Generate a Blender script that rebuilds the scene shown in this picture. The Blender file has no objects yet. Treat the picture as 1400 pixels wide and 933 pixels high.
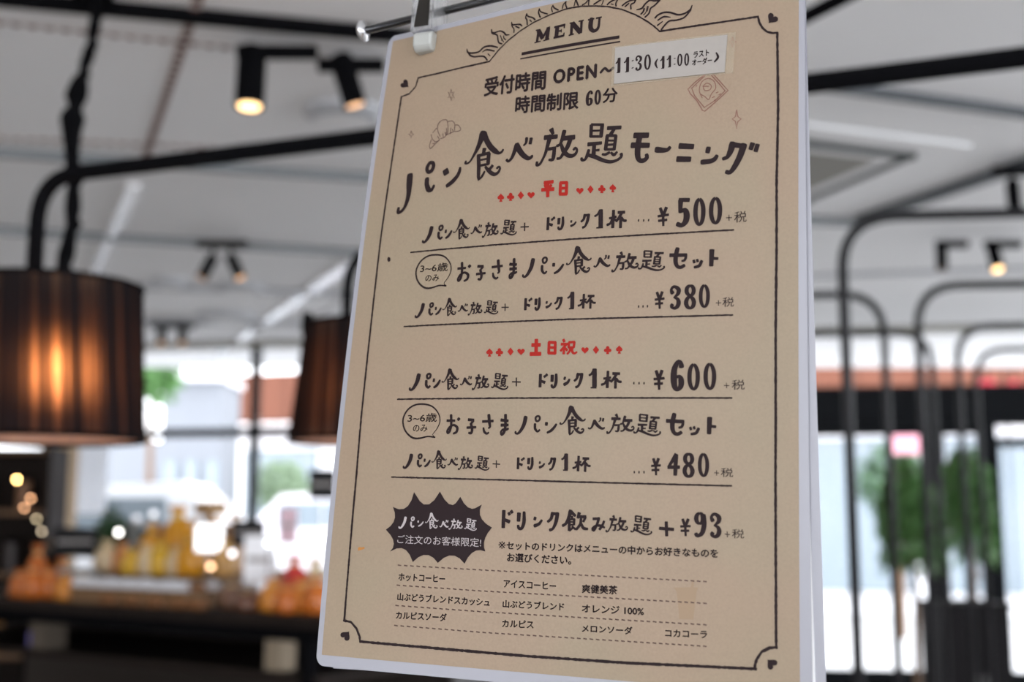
import bpy, bmesh, math, random
from mathutils import Vector, Matrix
from mathutils.geometry import tessellate_polygon
random.seed(7)
SC = bpy.context.scene
COL = SC.collection

# ------------------------------------------------------------------ camera
FPX = 1711.5                       # focal length in pixels of the 1400 px wide frame
PITCH = math.radians(8.2)
CAM = Vector((0, 0, 1.30))
cam_data = bpy.data.cameras.new('camera'); cam = bpy.data.objects.new('camera', cam_data)
COL.objects.link(cam); SC.camera = cam
cam.location = CAM; cam.rotation_euler = (math.radians(90) + PITCH, 0, 0)
cam_data.sensor_width = 36; cam_data.lens = FPX / 1400 * 36
cam_data.clip_start = .02; cam_data.clip_end = 300
cam_data.dof.use_dof = True; cam_data.dof.focus_distance = .545; cam_data.dof.aperture_fstop = 7.0
cam_data.dof.aperture_blades = 0

# ------------------------------------------------------------------ daylight: an even bright overcast sky
W = bpy.data.worlds.new('overcast_sky'); SC.world = W; W.use_nodes = True
wn = W.node_tree; wn.nodes.clear()
bg = wn.nodes.new('ShaderNodeBackground'); wo = wn.nodes.new('ShaderNodeOutputWorld')
bg.inputs[0].default_value = (.92, .945, 1.0, 1); bg.inputs[1].default_value = 4.2
wn.links.new(bg.outputs[0], wo.inputs[0])
SC.view_settings.view_transform = 'Standard'; SC.view_settings.look = 'None'
SC.view_settings.gamma = 1; SC.view_settings.use_curve_mapping = False
SC.view_settings.exposure = 0.42
SC.cycles.max_bounces = 10; SC.cycles.diffuse_bounces = 6; SC.cycles.transparent_max_bounces = 24
SC.cycles.sample_clamp_indirect = 6

def portal(name, center, size, direction):
    """sampling guide in a window opening (a portal gives off no light itself)"""
    l = bpy.data.lights.new(name, 'AREA'); l.shape = 'RECTANGLE'; l.size, l.size_y = size
    l.cycles.is_portal = True
    o = bpy.data.objects.new(name, l); COL.objects.link(o); o.location = center
    o.rotation_euler = Vector(direction).to_track_quat('-Z', 'Y').to_euler()
    return o
portal('daylight_portal_far', (1.0, 9.2, 1.6), (11.5, 2.2), (0, -1, 0))
portal('daylight_portal_right', (5.6, 2.0, 1.5), (9.6, 2.2), (-1, 0, 0))
portal('daylight_portal_near', (.5, -4.0, 1.5), (9.6, 2.2), (0, 1, 0))

# ------------------------------------------------------------------ helpers
def pt(px, py, Y):
    """point at distance Y whose direction was measured at that place of the photograph"""
    x = (px - 700) / FPX; y = -(py - 466.5) / FPX
    d = Vector((x, math.cos(PITCH) - y * math.sin(PITCH), math.sin(PITCH) + y * math.cos(PITCH)))
    return CAM + d * (Y / d.y)
def at_height(px, py, z):
    p = pt(px, py, 1.0) - CAM
    return CAM + p * ((z - CAM.z) / p.z)

MATS = {}
def mat(name, color, rough=.6, metal=0., noise=0., scale=20., bump=0., emit=None, estr=0., trans=0., coat=0., alpha=1., sss=0., spec=.5):
    if name in MATS: return MATS[name]
    m = bpy.data.materials.new(name); m.use_nodes = True; n = m.node_tree; b = n.nodes['Principled BSDF']
    b.inputs['Base Color'].default_value = (*color, 1); b.inputs['Roughness'].default_value = rough
    b.inputs['Metallic'].default_value = metal; b.inputs['Transmission Weight'].default_value = trans
    b.inputs['Coat Weight'].default_value = coat; b.inputs['Coat Roughness'].default_value = .25
    b.inputs['Alpha'].default_value = alpha; b.inputs['Specular IOR Level'].default_value = spec
    if sss: b.inputs['Subsurface Weight'].default_value = sss; b.inputs['Subsurface Radius'].default_value = (.01, .01, .01)
    if noise or bump:
        tc = n.nodes.new('ShaderNodeTexCoord'); t = n.nodes.new('ShaderNodeTexNoise')
        t.inputs['Scale'].default_value = scale; t.inputs['Detail'].default_value = 5
        n.links.new(tc.outputs['Object'], t.inputs['Vector'])
        if noise:
            r = n.nodes.new('ShaderNodeMix'); r.data_type = 'RGBA'
            r.inputs[6].default_value = tuple(max(0, c * (1 - noise)) for c in color) + (1,)
            r.inputs[7].default_value = tuple(min(1, c * (1 + noise)) for c in color) + (1,)
            n.links.new(t.outputs['Fac'], r.inputs[0]); n.links.new(r.outputs[2], b.inputs['Base Color'])
        if bump:
            bp = n.nodes.new('ShaderNodeBump'); bp.inputs['Strength'].default_value = bump; bp.inputs['Distance'].default_value = .003
            n.links.new(t.outputs['Fac'], bp.inputs['Height']); n.links.new(bp.outputs[0], b.inputs['Normal'])
    if emit: b.inputs['Emission Color'].default_value = (*emit, 1); b.inputs['Emission Strength'].default_value = estr
    MATS[name] = m; return m
def pane_mat():
    m = bpy.data.materials.new('window_glass'); m.use_nodes = True; n = m.node_tree; n.nodes.clear()
    o = n.nodes.new('ShaderNodeOutputMaterial'); mx = n.nodes.new('ShaderNodeMixShader'); t = n.nodes.new('ShaderNodeBsdfTransparent')
    g = n.nodes.new('ShaderNodeBsdfGlossy'); g.inputs['Roughness'].default_value = .03; f = n.nodes.new('ShaderNodeLayerWeight')
    f.inputs[0].default_value = .12
    t.inputs[0].default_value = (.97, .97, .97, 1)
    n.links.new(f.outputs['Fresnel'], mx.inputs[0]); n.links.new(t.outputs[0], mx.inputs[1]); n.links.new(g.outputs[0], mx.inputs[2]); n.links.new(mx.outputs[0], o.inputs[0])
    return m

class MB:
    """collects shapes and links them as ONE mesh object"""
    def __init__(s): s.v = []; s.f = []
    def add(s, v, f):
        k = len(s.v); s.v += [tuple(p) for p in v]; s.f += [tuple(i + k for i in q) for q in f]; return s
    def box(s, c, d, rz=0, m=None, taper=1.):
        X, Y, Z = d[0] / 2, d[1] / 2, d[2] / 2
        v = [Vector((x * (taper if z > 0 else 1), y * (taper if z > 0 else 1), z)) for x in (-X, X) for y in (-Y, Y) for z in (-Z, Z)]
        M = Matrix.Translation(c) @ (m if m is not None else Matrix.Rotation(rz, 4, 'Z'))
        return s.add([M @ p for p in v], [(0, 1, 3, 2), (4, 6, 7, 5), (0, 4, 5, 1), (2, 3, 7, 6), (0, 2, 6, 4), (1, 5, 7, 3)])
    def tube(s, pts, r, n=12, caps=True):
        pts = [Vector(p) for p in pts]; v = []; f = []; up = None
        for i, p in enumerate(pts):
            t = ((pts[i + 1] - p) if i == 0 else (p - pts[i - 1]) if i == len(pts) - 1 else (pts[i + 1] - pts[i - 1])).normalized()
            if up is None: up = t.orthogonal().normalized()
            up = (up - t * up.dot(t)).normalized(); w = t.cross(up); rr = r[i] if isinstance(r, (list, tuple)) else r
            v += [p + (up * math.cos(2 * math.pi * k / n) + w * math.sin(2 * math.pi * k / n)) * rr for k in range(n)]
        for i in range(len(pts) - 1):
            f += [(i * n + k, i * n + (k + 1) % n, (i + 1) * n + (k + 1) % n, (i + 1) * n + k) for k in range(n)]
        if caps: f += [tuple(range(n))[::-1], tuple(range((len(pts) - 1) * n, len(pts) * n))]
        return s.add(v, f)
    def lathe(s, prof, c=(0, 0, 0), n=24, m=None):
        v = []; f = []
        for (r, z) in prof: v += [Vector((r * math.cos(2 * math.pi * k / n), r * math.sin(2 * math.pi * k / n), z)) for k in range(n)]
        for i in range(len(prof) - 1): f += [(i * n + k, i * n + (k + 1) % n, (i + 1) * n + (k + 1) % n, (i + 1) * n + k) for k in range(n)]
        if prof[0][0] > 1e-5: f.append(tuple(range(n))[::-1])
        if prof[-1][0] > 1e-5: f.append(tuple(range((len(prof) - 1) * n, len(prof) * n)))
        M = Matrix.Translation(c) @ (m if m is not None else Matrix.Identity(4))
        return s.add([M @ p for p in v], f)
    def build(s, name, material, parent=None, smooth=False, bevel=0, loc=None, rz=0):
        me = bpy.data.meshes.new(name); me.from_pydata(s.v, [], s.f); me.validate(); me.update()
        bm = bmesh.new(); bm.from_mesh(me); bmesh.ops.recalc_face_normals(bm, faces=bm.faces); bm.to_mesh(me); bm.free()
        o = bpy.data.objects.new(name, me); COL.objects.link(o); me.materials.append(material)
        if smooth: me.shade_smooth()
        if parent: o.parent = parent
        if loc is not None: o.location = loc
        o.rotation_euler.z = rz
        if bevel:
            b = o.modifiers.new('bevel', 'BEVEL'); b.width = bevel; b.segments = 2; b.limit_method = 'ANGLE'
        return o
def tag(o, label=None, cat=None, group=None, kind=None):
    for k, x in (('label', label), ('category', cat), ('group', group), ('kind', kind)):
        if x: o[k] = x
    return o
def empty(name, loc, label=None, cat=None, group=None, rz=0):
    o = bpy.data.objects.new(name, None); COL.objects.link(o); o.location = loc; o.rotation_euler.z = rz; o.empty_display_size = .05
    return tag(o, label, cat, group)
def struct(mb, name, material, **k): return tag(mb.build(name, material, **k), kind='structure')
def copy_tree(o, parent=None):
    c = o.copy(); COL.objects.link(c)
    if parent: c.parent = parent
    for ch in [x for x in COL.objects if x.parent == o]: copy_tree(ch, c)
    return c
def round_path(pts, r, n=8):
    """polyline with rounded corners"""
    P = [Vector(p) for p in pts]; out = [P[0]]
    for i in range(1, len(P) - 1):
        a = (P[i - 1] - P[i]).normalized(); b = (P[i + 1] - P[i]).normalized()
        s = P[i] + a * r; e = P[i] + b * r
        for k in range(n + 1):
            t = k / n; out.append(s * (1 - t) ** 2 * 1 + (s * .1 + P[i] * .9) * 0 + P[i] * 2 * t * (1 - t) + e * t * t)
    out.append(P[-1]); return out

BLACK = mat('black_painted_metal', (.005, .005, .006), .9, spec=.02)
PIPE = mat('black_satin_pipe', (.008, .008, .010), .45, spec=.30)
DARKFRAME = mat('dark_window_frame', (.007, .008, .010), .6, spec=.1)
CHROME = mat('chrome', (.55, .55, .56), .12, 1)
WHITEPL = mat('white_plaster', (.86, .87, .88), .9, noise=.02, scale=3, bump=.1)
WOODDK = mat('dark_stained_wood', (.018, .013, .011), .6, spec=.1, noise=.4, scale=9)
WOODMD = mat('brown_wood', (.14, .075, .035), .5, noise=.3, scale=12)
WHITEPA = mat('white_paper', (.8, .8, .8), .7, noise=.03)
GLASS = pane_mat()
# ------------------------------------------------------------------ the setting
CEIL = 2.65
WA = Vector((-2.22, 9.5, 0)); WD = Vector((.987, -.16, 0)).normalized(); WR = math.atan2(WD.y, WD.x)   # far glazed wall
WN = Vector((-WD.y, WD.x, 0))
def wall_s(px):
    d = pt(px, 700, 1.0) - CAM
    # (CAM + d*t - WA) . WN = 0
    t = (WA - CAM).dot(WN) / d.dot(WN); return (CAM + d * t - WA).dot(WD)
def wp(s, z, off=0.): p = WA + WD * s + WN * off; return Vector((p.x, p.y, z))
def wall_z(px, py):
    d = pt(px, py, 1.0) - CAM; t = (WA - CAM).dot(WN) / d.dot(WN); return CAM.z + d.z * t
S0, S1 = -3.4, 8.4
struct(MB().box((.2, 3.0, -.05), (12, 15, .1)), 'floor', mat('floor_tile', (.34, .32, .30), .4, noise=.15, scale=2))
struct(MB().box((.2, 3.2, CEIL + .06), (12.2, 15.6, .12)), 'ceiling', WHITEPL)
struct(MB().box((-5.35, 2.9, 1.325), (.2, 14, 2.65)), 'wall_left', mat('beige_plaster', (.52, .47, .41), .9, noise=.05, scale=2))
# right and near walls are glazed as well (out of the frame): a sill, a head and posts
struct(MB().box((5.75, 2.6, .2), (.2, 13.2, .4)), 'wall_right', WHITEPL)
for i in range(6):
    struct(MB().box((5.75, -3.9 + i * 2.3, 1.5), (.12, .08, 2.3)), 'trim_%d' % (i + 1), DARKFRAME)
for i in range(5):
    w = struct(MB().box((5.75, -2.75 + i * 2.3, 1.525), (.012, 2.2, 2.25)), 'window_%d' % (i + 20), GLASS)
struct(MB().box((.2, -4.15, .2), (10.9, .2, .4)), 'wall_near', WHITEPL)
for i in range(6):
    struct(MB().box((-4.9 + i * 2.05, -4.15, 1.5), (.08, .12, 2.3)), 'trim_%d' % (i + 10), DARKFRAME)
for i in range(5):
    struct(MB().box((-3.88 + i * 2.05, -4.15, 1.525), (1.96, .012, 2.25)), 'window_%d' % (i + 30), GLASS)
# far wall: low sill, transom bar, posts, panes
ZT = wall_z(300, 592)                                # transom height
zr0, zr1 = wall_z(1250, 583), wall_z(1250, 529)      # deep dark beam over the doors
sR = wall_s(1100)
struct(MB().box(wp((S0 + sR) / 2, .3), (sR - S0, .16, .6), WR), 'wall_far', mat('grey_plaster', (.35, .35, .35), .8, noise=.05))
struct(MB().box(wp((S0 + sR) / 2, ZT), (sR - S0, .10, .062), WR), 'trim_20', DARKFRAME)
struct(MB().box(wp((S1 + sR) / 2, (zr0 + zr1) / 2), (S1 - sR, .16, zr1 - zr0), WR), 'trim_21', DARKFRAME)
struct(MB().box(wp((S0 + S1) / 2, CEIL - .02, -.03), (S1 - S0, .10, .05), WR), 'trim_22', mat('greige_trim', (.34, .33, .29), .7))
posts = [wall_s(p) for p in (-150, 60, 345, 560, 800, 1030)]
for i, s in enumerate(posts):
    struct(MB().box(wp(s, (CEIL + .3) / 2 + .1), (.055, .09, CEIL - .5), WR), 'trim_%d' % (30 + i), DARKFRAME)
n = 1
for i in range(len(posts) - 1):
    a, b = posts[i], posts[i + 1]
    for z0, z1 in ((.6, ZT - .03), (ZT + .03, CEIL - .05)):
        struct(MB().box(wp((a + b) / 2, (z0 + z1) / 2), (b - a - .06, .01, z1 - z0), WR), 'window_%d' % n, GLASS); n += 1
# glazed doors on the right: frame of stiles and rails with a pane each
door_px = [(1096, 1276), (1282, 1352), (1357, 1560)]
for i, (pa, pb) in enumerate(door_px):
    a, b = wall_s(pa), wall_s(pb); top = zr0 - (.09 if i == 2 else 0)
    st = .06
    fr = MB()
    for s in (a + st / 2, b - st / 2): fr.box(wp(s, top / 2), (st, .06, top), WR)
    fr.box(wp((a + b) / 2, .15), (b - a, .058, .3), WR).box(wp((a + b) / 2, top - .03), (b - a, .058, .06), WR)
    d = struct(fr, 'door_%d' % (i + 1), DARKFRAME)
    MB().box(wp((a + b) / 2, (top + .27) / 2), (b - a - 2 * st, .012, top - .33), WR).build('pane', GLASS, d)
    MB().tube([wp(b - .10, .9, -.06), wp(b - .10, 1.15, -.06)], .012).build('door_handle', CHROME, d)
struct(MB().box(wp((wall_s(1352) + wall_s(1357)) / 2, 1.0), (.1, .14, 2.0), WR), 'trim_40', DARKFRAME)
struct(MB().box(wp(wall_s(1279), 1.0), (.07, .14, 2.0), WR), 'trim_41', DARKFRAME)
a, b = sR, S1
struct(MB().box(wp((a + b) / 2, (zr1 + CEIL - .05) / 2), (b - a, .01, CEIL - .05 - zr1), WR), 'window_%d' % n, GLASS)
# beige pillar and white blind left of the windows
c = pt(80, 700, 8.6)
struct(MB().box((c.x, 8.6, CEIL / 2), (.17, .2, CEIL), 0), 'trim_50', mat('beige_pillar', (.42, .30, .18), .8, noise=.1))
bl = MB(); c = pt(122, 690, 8.9)
for k in range(5): bl.box((c.x - .094 + k * .047, 8.9 + .006 * (k % 2), 2.0), (.045, .004, 1.30))
def voile():
    m = bpy.data.materials.new('white_voile'); m.use_nodes = True; n = m.node_tree; n.nodes.clear(); N = n.nodes.new
    o = N('ShaderNodeOutputMaterial'); a = N('ShaderNodeBsdfDiffuse'); b = N('ShaderNodeBsdfTranslucent'); x = N('ShaderNodeMixShader')
    a.inputs[0].default_value = (.8, .83, .87, 1); b.inputs[0].default_value = (.9, .92, .95, 1); x.inputs[0].default_value = .6
    n.links.new(a.outputs[0], x.inputs[1]); n.links.new(b.outputs[0], x.inputs[2]); n.links.new(x.outputs[0], o.inputs[0]); return m
tag(bl.build('panel_blind', voile()), 'white fabric panel blind hanging by the window right of the beige pillar', 'blind')
# light joints in the ceiling
def ceiling_strip(name, a, b, w, material, drop=.004):
    A = at_height(*a, CEIL); B = at_height(*b, CEIL); d = B - A
    m = MB().box(((A.x + B.x) / 2, (A.y + B.y) / 2, CEIL - drop / 2), (d.length, w, drop), math.atan2(d.y, d.x))
    return struct(m, name, material), A, B
PERF = mat('perforated_strip', (.62, .58, .56), .8); SLOT = mat('brown_slot', (.13, .06, .05), .8)
def perforated(idx, a, b, n, w):
    o, A, B = ceiling_strip('trim_%d' % idx, a, b, w * 1.25, PERF)
    s = MB(); d = (B - A)
    for k in range(n):
        c = A + d * ((k + .5) / n); s.box((c.x, c.y, CEIL - .006), (d.length / n * .5, w * .8, .006), math.atan2(d.y, d.x))
    tag(s.build('slot', SLOT, o), kind='stuff')
perforated(60, (290, -60), (193, 232), 32, .026)
perforated(61, (-60, 22), (500, 84), 26, .016)
perforated(62, (-60, 184), (300, 201), 20, .018)
ceiling_strip('trim_63', (183, 250), (128, 372), .05, mat('white_gloss_strip', (.98, .98, 1.0), .12, coat=1.), .02)  # thin glossy near-white strips on the ceiling
ceiling_strip('trim_64', (486, 352), (300, 482), .07, MATS['white_gloss_strip'], .02)

# ------------------------------------------------------------------ outside
struct(MB().box((0, 40, -.12), (120, 62, .04)), 'ground_outside', mat('pale_paving', (.55, .55, .55), .9, noise=.05))
struct(MB().box((30, -8, -.12), (48, 34, .04)), 'ground_outside', MATS['pale_paving'])
def ext(px, py, Y): return pt(px, py, Y)
bd = empty('building', (0, 20, -.1), 'pale shop building across the street with terracotta fascia', 'building')
def part(mb, name, m, parent, **k):
    o = mb.build(name, m, None, **k); o.parent = parent; o.matrix_parent_inverse = Matrix.Translation(-Vector(parent.location)); return o
TERRA = mat('terracotta_render', (.16, .057, .032), .85, noise=.08, scale=1)
GREYP = mat('pale_grey_render', (.22, .235, .26), .85, noise=.03)
WHITER = mat('white_render', (.88, .88, .9), .85)
L = pt(303, 548, 22); Rr = pt(1460, 500, 18); dv = Rr - L; ang = math.atan2(dv.y, dv.x); ln = math.hypot(dv.x, dv.y)
zt, zb = pt(303, 516, 22).z, pt(303, 579, 22).z
part(MB().box(((L.x + Rr.x) / 2, (L.y + Rr.y) / 2, (zt + zb) / 2), (ln, .5, zt - zb), ang), 'fascia', TERRA, bd)
part(MB().box(((L.x + Rr.x) / 2 + .3, (L.y + Rr.y) / 2 + 2, zb / 2 - .05), (ln - .2, 3, zb + .1), ang), 'wall', WHITER, bd)
for k in range(7):
    t = (k + .5) / 7; c = L + (Rr - L) * t
    part(MB().box((c.x + .1, c.y + .45, 1.4), (1.4, .1, 2.3), ang), 'window', mat('shop_glass', (.25, .30, .34), .15), bd)
for k in range(16):
    t = (k + .5) / 16; c = L + (Rr - L) * t
    part(MB().box((c.x - .0, c.y - .26, (zt + zb) / 2), (.03, .03, zt - zb), ang), 'joint_cover', mat('terracotta_dark', (.11, .045, .028), .85), bd)
b2 = empty('building', (pt(250, 700, 17).x, 17, -.1), 'pale grey plain building left of the terracotta one outside', 'building')
c = pt(262, 560, 17)
w0 = pt(222, 560, 17).x; w1 = pt(302, 560, 17).x; z1 = pt(250, 520, 17).z
part(MB().box(((w0 + w1) / 2, 17.6, z1 / 2 - .05), (w1 - w0, 1.2, z1 + .1)), 'wall', GREYP, b2)
part(MB().box(((w0 + w1) / 2, 17.5, z1 + .03), (w1 - w0 + .1, 1.4, .08)), 'parapet', WHITER, b2)
xl = pt(60, 600, 17).x; zl = pt(150, 603, 17).z
part(MB().box(((xl + w0) / 2, 17.5, zl / 2 - .05), (w0 - xl, 1.0, zl + .1)), 'low_wing', GREYP, b2)
for k in range(3): part(MB().box((w0 + .15 + k * .28, 16.98, 1.7), (.16, .05, .8)), 'window', MATS['shop_glass'], b2)

def leaf_blob(mb, c, r, n, size, drop=0.):
    for _ in range(n):
        a = random.uniform(0, 6.28); u = random.uniform(-1, 1); q = random.random() ** .4
        p = Vector(c) + Vector((math.cos(a) * math.sqrt(1 - u * u) * r[0], math.sin(a) * math.sqrt(1 - u * u) * r[1], u * r[2])) * q
        d = Vector((random.uniform(-1, 1), random.uniform(-1, 1), random.uniform(-1, .6) - drop)).normalized() * size * random.uniform(.6, 1.3)
        w = d.cross(Vector((random.uniform(-1, 1), random.uniform(-1, 1), random.uniform(-1, 1)))).normalized() * size * .3
        mb.add([p, p + d * .45 + w, p + d, p + d * .45 - w], [(0, 1, 2, 3)])
LEAF = mat('green_leaf', (.08, .20, .05), .5, noise=.4, scale=3); LEAF2 = mat('dark_leaf', (.035, .10, .035), .5, noise=.4, scale=3)
def tree(c, h, r, label, m, n=900, size=.12, name='street_tree'):
    t = empty(name, c, label, 'tree')
    MB().tube([(0, 0, 0), (.03, 0, h * .35), (0, .02, h * .8)], [.07, .05, .03]).build('trunk', WOODMD, t)
    k = MB(); leaf_blob(k, (0, 0, h - r), (r, r, r), n, size); tag(k.build('foliage', m, t), kind='stuff')
g = pt(200, 700, 15); tree((g.x, 15, -.1), 3.5, .35, 'green street tree outside behind the large lampshade', LEAF)
g = pt(385, 700, 14); tree((pt(385, 700, 18.2).x, 18.2, -.1), 2.3, .4, 'low bright green tree outside beside the second lampshade', mat('pale_leaf', (.24, .33, .21), .6, noise=.3, scale=3))
g = pt(1225, 700, 15.5); tree((g.x, 15.5, -.1), 2.4, .5, 'small dark tree outside behind the black arches', LEAF2)
# parked white car outside
def car(c, rz, label, col):
    e = empty('car', c, label, 'car', rz=rz); e.scale = (.8, .9, 1.17)
    body = MB(); prof = [(-2.1, .35), (-2.1, .8), (-1.95, .95), (-1.3, 1.02), (-.75, 1.45), (.9, 1.5), (1.6, 1.05), (2.05, .95), (2.12, .6), (2.05, .35)]
    nn = len(prof); v = [(x, y * (1 if z < 1.1 else .82), z) for y in (-.85, .85) for x, z in prof]
    body.add(v, [tuple(range(nn)), tuple(range(nn, 2 * nn))] + [(i, (i + 1) % nn, nn + (i + 1) % nn, nn + i) for i in range(nn)])
    body.build('body', mat(col[0], col[1], .2, coat=1.), e)
    for y in (-.80, .80):
        MB().box((.0, y * 1.0 - .0, 1.23), (1.55, .03, .3)).build('side_window', MATS['shop_glass'], e)
        for x in (-1.35, 1.35): MB().lathe([(.31, -.1), (.33, -.05), (.33, .05), (.31, .1)], (x, y, .33), 20, Matrix.Rotation(math.pi / 2, 4, 'X')).build('wheel', mat('tyre', (.02, .02, .02), .8), e)
g = pt(165, 700, 12.2); car((g.x, 12.2, -.1), .02, 'white car parked outside, seen below the large lampshade', ('white_car_paint', (.85, .87, .9)))
g = pt(470, 700, 14.8); car((g.x, 14.8, -.1), -.05, 'pale car parked outside, beside the menu sheet edge', ('pale_car_paint', (.78, .74, .78)))
g = pt(1243, 607, 14)
pk = empty('banner', (g.x, 14, 0), 'pink banner outside seen between two black arch legs', 'banner')
pk.location.z = -.1
MB().box((0, 0, g.z + .1), (.42, .03, .22)).build('cloth', mat('pink_cloth', (.75, .35, .42), .8), pk)
MB().tube([(-.23, .03, 0), (-.23, .03, g.z + .25)], .02).build('pole', BLACK, pk)
for i, (px, py) in enumerate([(1349, 525), (1386, 527)]):
    Yf = (15.4, 16.8)[i]; g = pt(px, py, Yf)
    fl = empty('hanging_flower_basket', (g.x, Yf, g.z), ['basket of red flowers outside above the doors, left one', 'paler basket of red flowers right of the other one outside'][i], 'flowers')
    MB().lathe([(.02, -.25), (.16, -.2), (.2, -.05)], n=16).build('basket', WHITER, fl)
    k = MB(); leaf_blob(k, (0, 0, 0), (.13, .13, .06), 50, .07); tag(k.build('blossoms', mat('red_petal', (.55, .03, .06), .6), fl), kind='stuff')
    MB().tube([(0, 0, -.1), (0, 0, .30), (0, .3, .32), (0, .3, -.1 - g.z)], .012).build('post', BLACK, fl)
# ------------------------------------------------------------------ ceiling tracks and lights
def track(a, b, w, h, label, name='lighting_track', z=CEIL, m=BLACK, group=None):
    A = at_height(*a, z - h / 2); B = at_height(*b, z - h / 2); d = B - A; mid = (A + B) / 2
    e = empty(name, (mid.x, mid.y, z), label, 'track', group, math.atan2(d.y, d.x))
    MB().box((0, 0, -h / 2), (d.length, w, h)).build('rail', m, e)
    for s in (-1, 1): MB().box((s * (d.length / 2 + .01), 0, -h / 2), (.02, w * 1.15, h * 1.05)).build('end_cap', m, e)
    return e
GREYT = mat('grey_track', (.20, .22, .23), .45)
track((-60, -8), (560, 50), .036, .035, 'black lighting track along the ceiling at the upper left, with two spotlights')
track((-60, 205), (570, 248), .03, .03, 'grey track crossing the ceiling behind the long black pipe', m=GREYT)
track((-60, 312), (580, 352), .045, .03, 'grey track on the ceiling above the small pair of spotlights', m=GREYT)
track((150, 390), (600, 408), .05, .03, 'pale grey track on the ceiling, further back than the small spotlight pair', m=mat('pale_track', (.42, .43, .45), .5))
track((150, 440), (500, 444), .05, .03, 'thin grey track nearest the far windows', m=MATS['pale_track'])
track((1060, 108), (1440, 160), .03, .03, 'thin grey track on the ceiling right of the menu above the air conditioner', m=mat('slate_track', (.09, .10, .11), .45))
track((1180, 300), (1440, 212), .045, .04, 'dark track slanting across the ceiling at the right edge', m=mat('slate_track', (.09, .10, .11), .45))
track((1060, 300), (1180, 305), .05, .03, 'short grey track behind the tallest arch corner', m=GREYT)
track((1100, 378), (1460, 366), .03, .02, 'thin pale track in front of the right window head', m=MATS['pale_track'])
def spot(px, py, Y, size, tilt, az, label, lit, group=None, adapter=.0):
    """spotlight head hanging from the ceiling; (px,py) is the joint of the head"""
    j = pt(px, py, Y); e = empty('spotlight', (j.x, j.y, CEIL - .035), label, 'spotlight', group)
    dz = j.z - (CEIL - .035)
    MB().box((adapter, 0, -.016), (.2 * size, .036, .032)).build('adapter', BLACK, e)
    MB().tube([(0, 0, -.03), (0, 0, dz)], .009 * size).build('stem', BLACK, e)
    M = Matrix.Translation((0, 0, dz)) @ Matrix.Rotation(az, 4, 'Z') @ Matrix.Rotation(-tilt, 4, 'X')
    r, L_ = .036 * size, .15 * size
    MB().lathe([(r * .7, .012), (r, 0), (r, -L_), (r * .9, -L_ - .002), (r * .86, -L_ + .02), (0, -L_ + .03)], n=24, m=M).build('head', BLACK, e, smooth=True)
    MB().lathe([(0, -L_ + .0), (r * .75, -L_ + .0), (r * .8, -L_ + .015)], n=20, m=M).build('lens', mat('warm_lamp_lens', (.9, .7, .4), .3, emit=(1, .62, .28), estr=3.2) if lit else mat('dim_lamp_lens', (.9, .6, .35), .3, emit=(1, .5, .2), estr=1.2), e)
    if lit:
        l = bpy.data.lights.new('spot_beam', 'SPOT'); l.energy = 6 * lit; l.color = (1, .75, .5); l.spot_size = 1.0; l.shadow_soft_size = .03
        o = bpy.data.objects.new('spot_beam', l); COL.objects.link(o); o.parent = e; o.matrix_local = M @ Matrix.Translation((0, 0, -L_ - .02))
    return e
spot(345, 70, 3.35, 1.12, -.10, math.pi, 'black spotlight with a bright lit lens on the upper left track', 2, adapter=.07)
spot(466, 80, 3.45, .95, .32, 1.9, 'black spotlight tilted sideways beside the upper edge of the menu sheet', 0, adapter=.03)
spot(291, 352, 5.8, .75, .45, -1.4, 'left one of the small pair of black spotlights over the room', 0)
spot(316, 352, 5.8, .75, .45, 1.4, 'right one of the small pair of black spotlights over the room', 0)
spot(222, 446, 8.3, .8, .1, 0, 'left one of the faint far spotlights near the windows', 0)
spot(250, 446, 8.3, .8, .1, 0, 'right one of the faint far spotlights near the windows', 0)
spot(1287, 336, 5.8, .75, .12, 3, 'spotlight over the black arches, left of the glowing one', 0, adapter=.05)
spot(1357, 338, 5.8, .85, -.40, math.pi, 'spotlight with a glowing lens above the black arches at right', 1, adapter=.05)
spot(1384, 250, 4.55, .7, .1, 0, 'black spotlight at the right edge hanging from the slanting track', 0)
# round ceiling diffusers and other ceiling things
def disc(px, py, r, label, drop=.03):
    A = at_height(px, py, CEIL - .01)
    e = empty('ceiling_diffuser', (A.x, A.y, CEIL), label, 'diffuser')
    MB().lathe([(r, 0), (r, -drop * .5), (r * .8, -drop), (0, -drop)], n=36).build('plate', mat('grey_white_plastic', (.6, .62, .65), .5), e, smooth=False)
    MB().lathe([(r * .7, -drop - .012), (0, -drop - .014)], n=36).build('cap', WHITEPL, e)
disc(470, 155, .135, 'round grey ceiling diffuser below the tilted spotlight')
disc(232, 385, .10, 'small round white ceiling disc left of the spotlight pair')
disc(330, 392, .13, 'round white ceiling disc just below the spotlight pair')
disc(310, 432, .2, 'large pale ceiling disc near the far windows')
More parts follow.
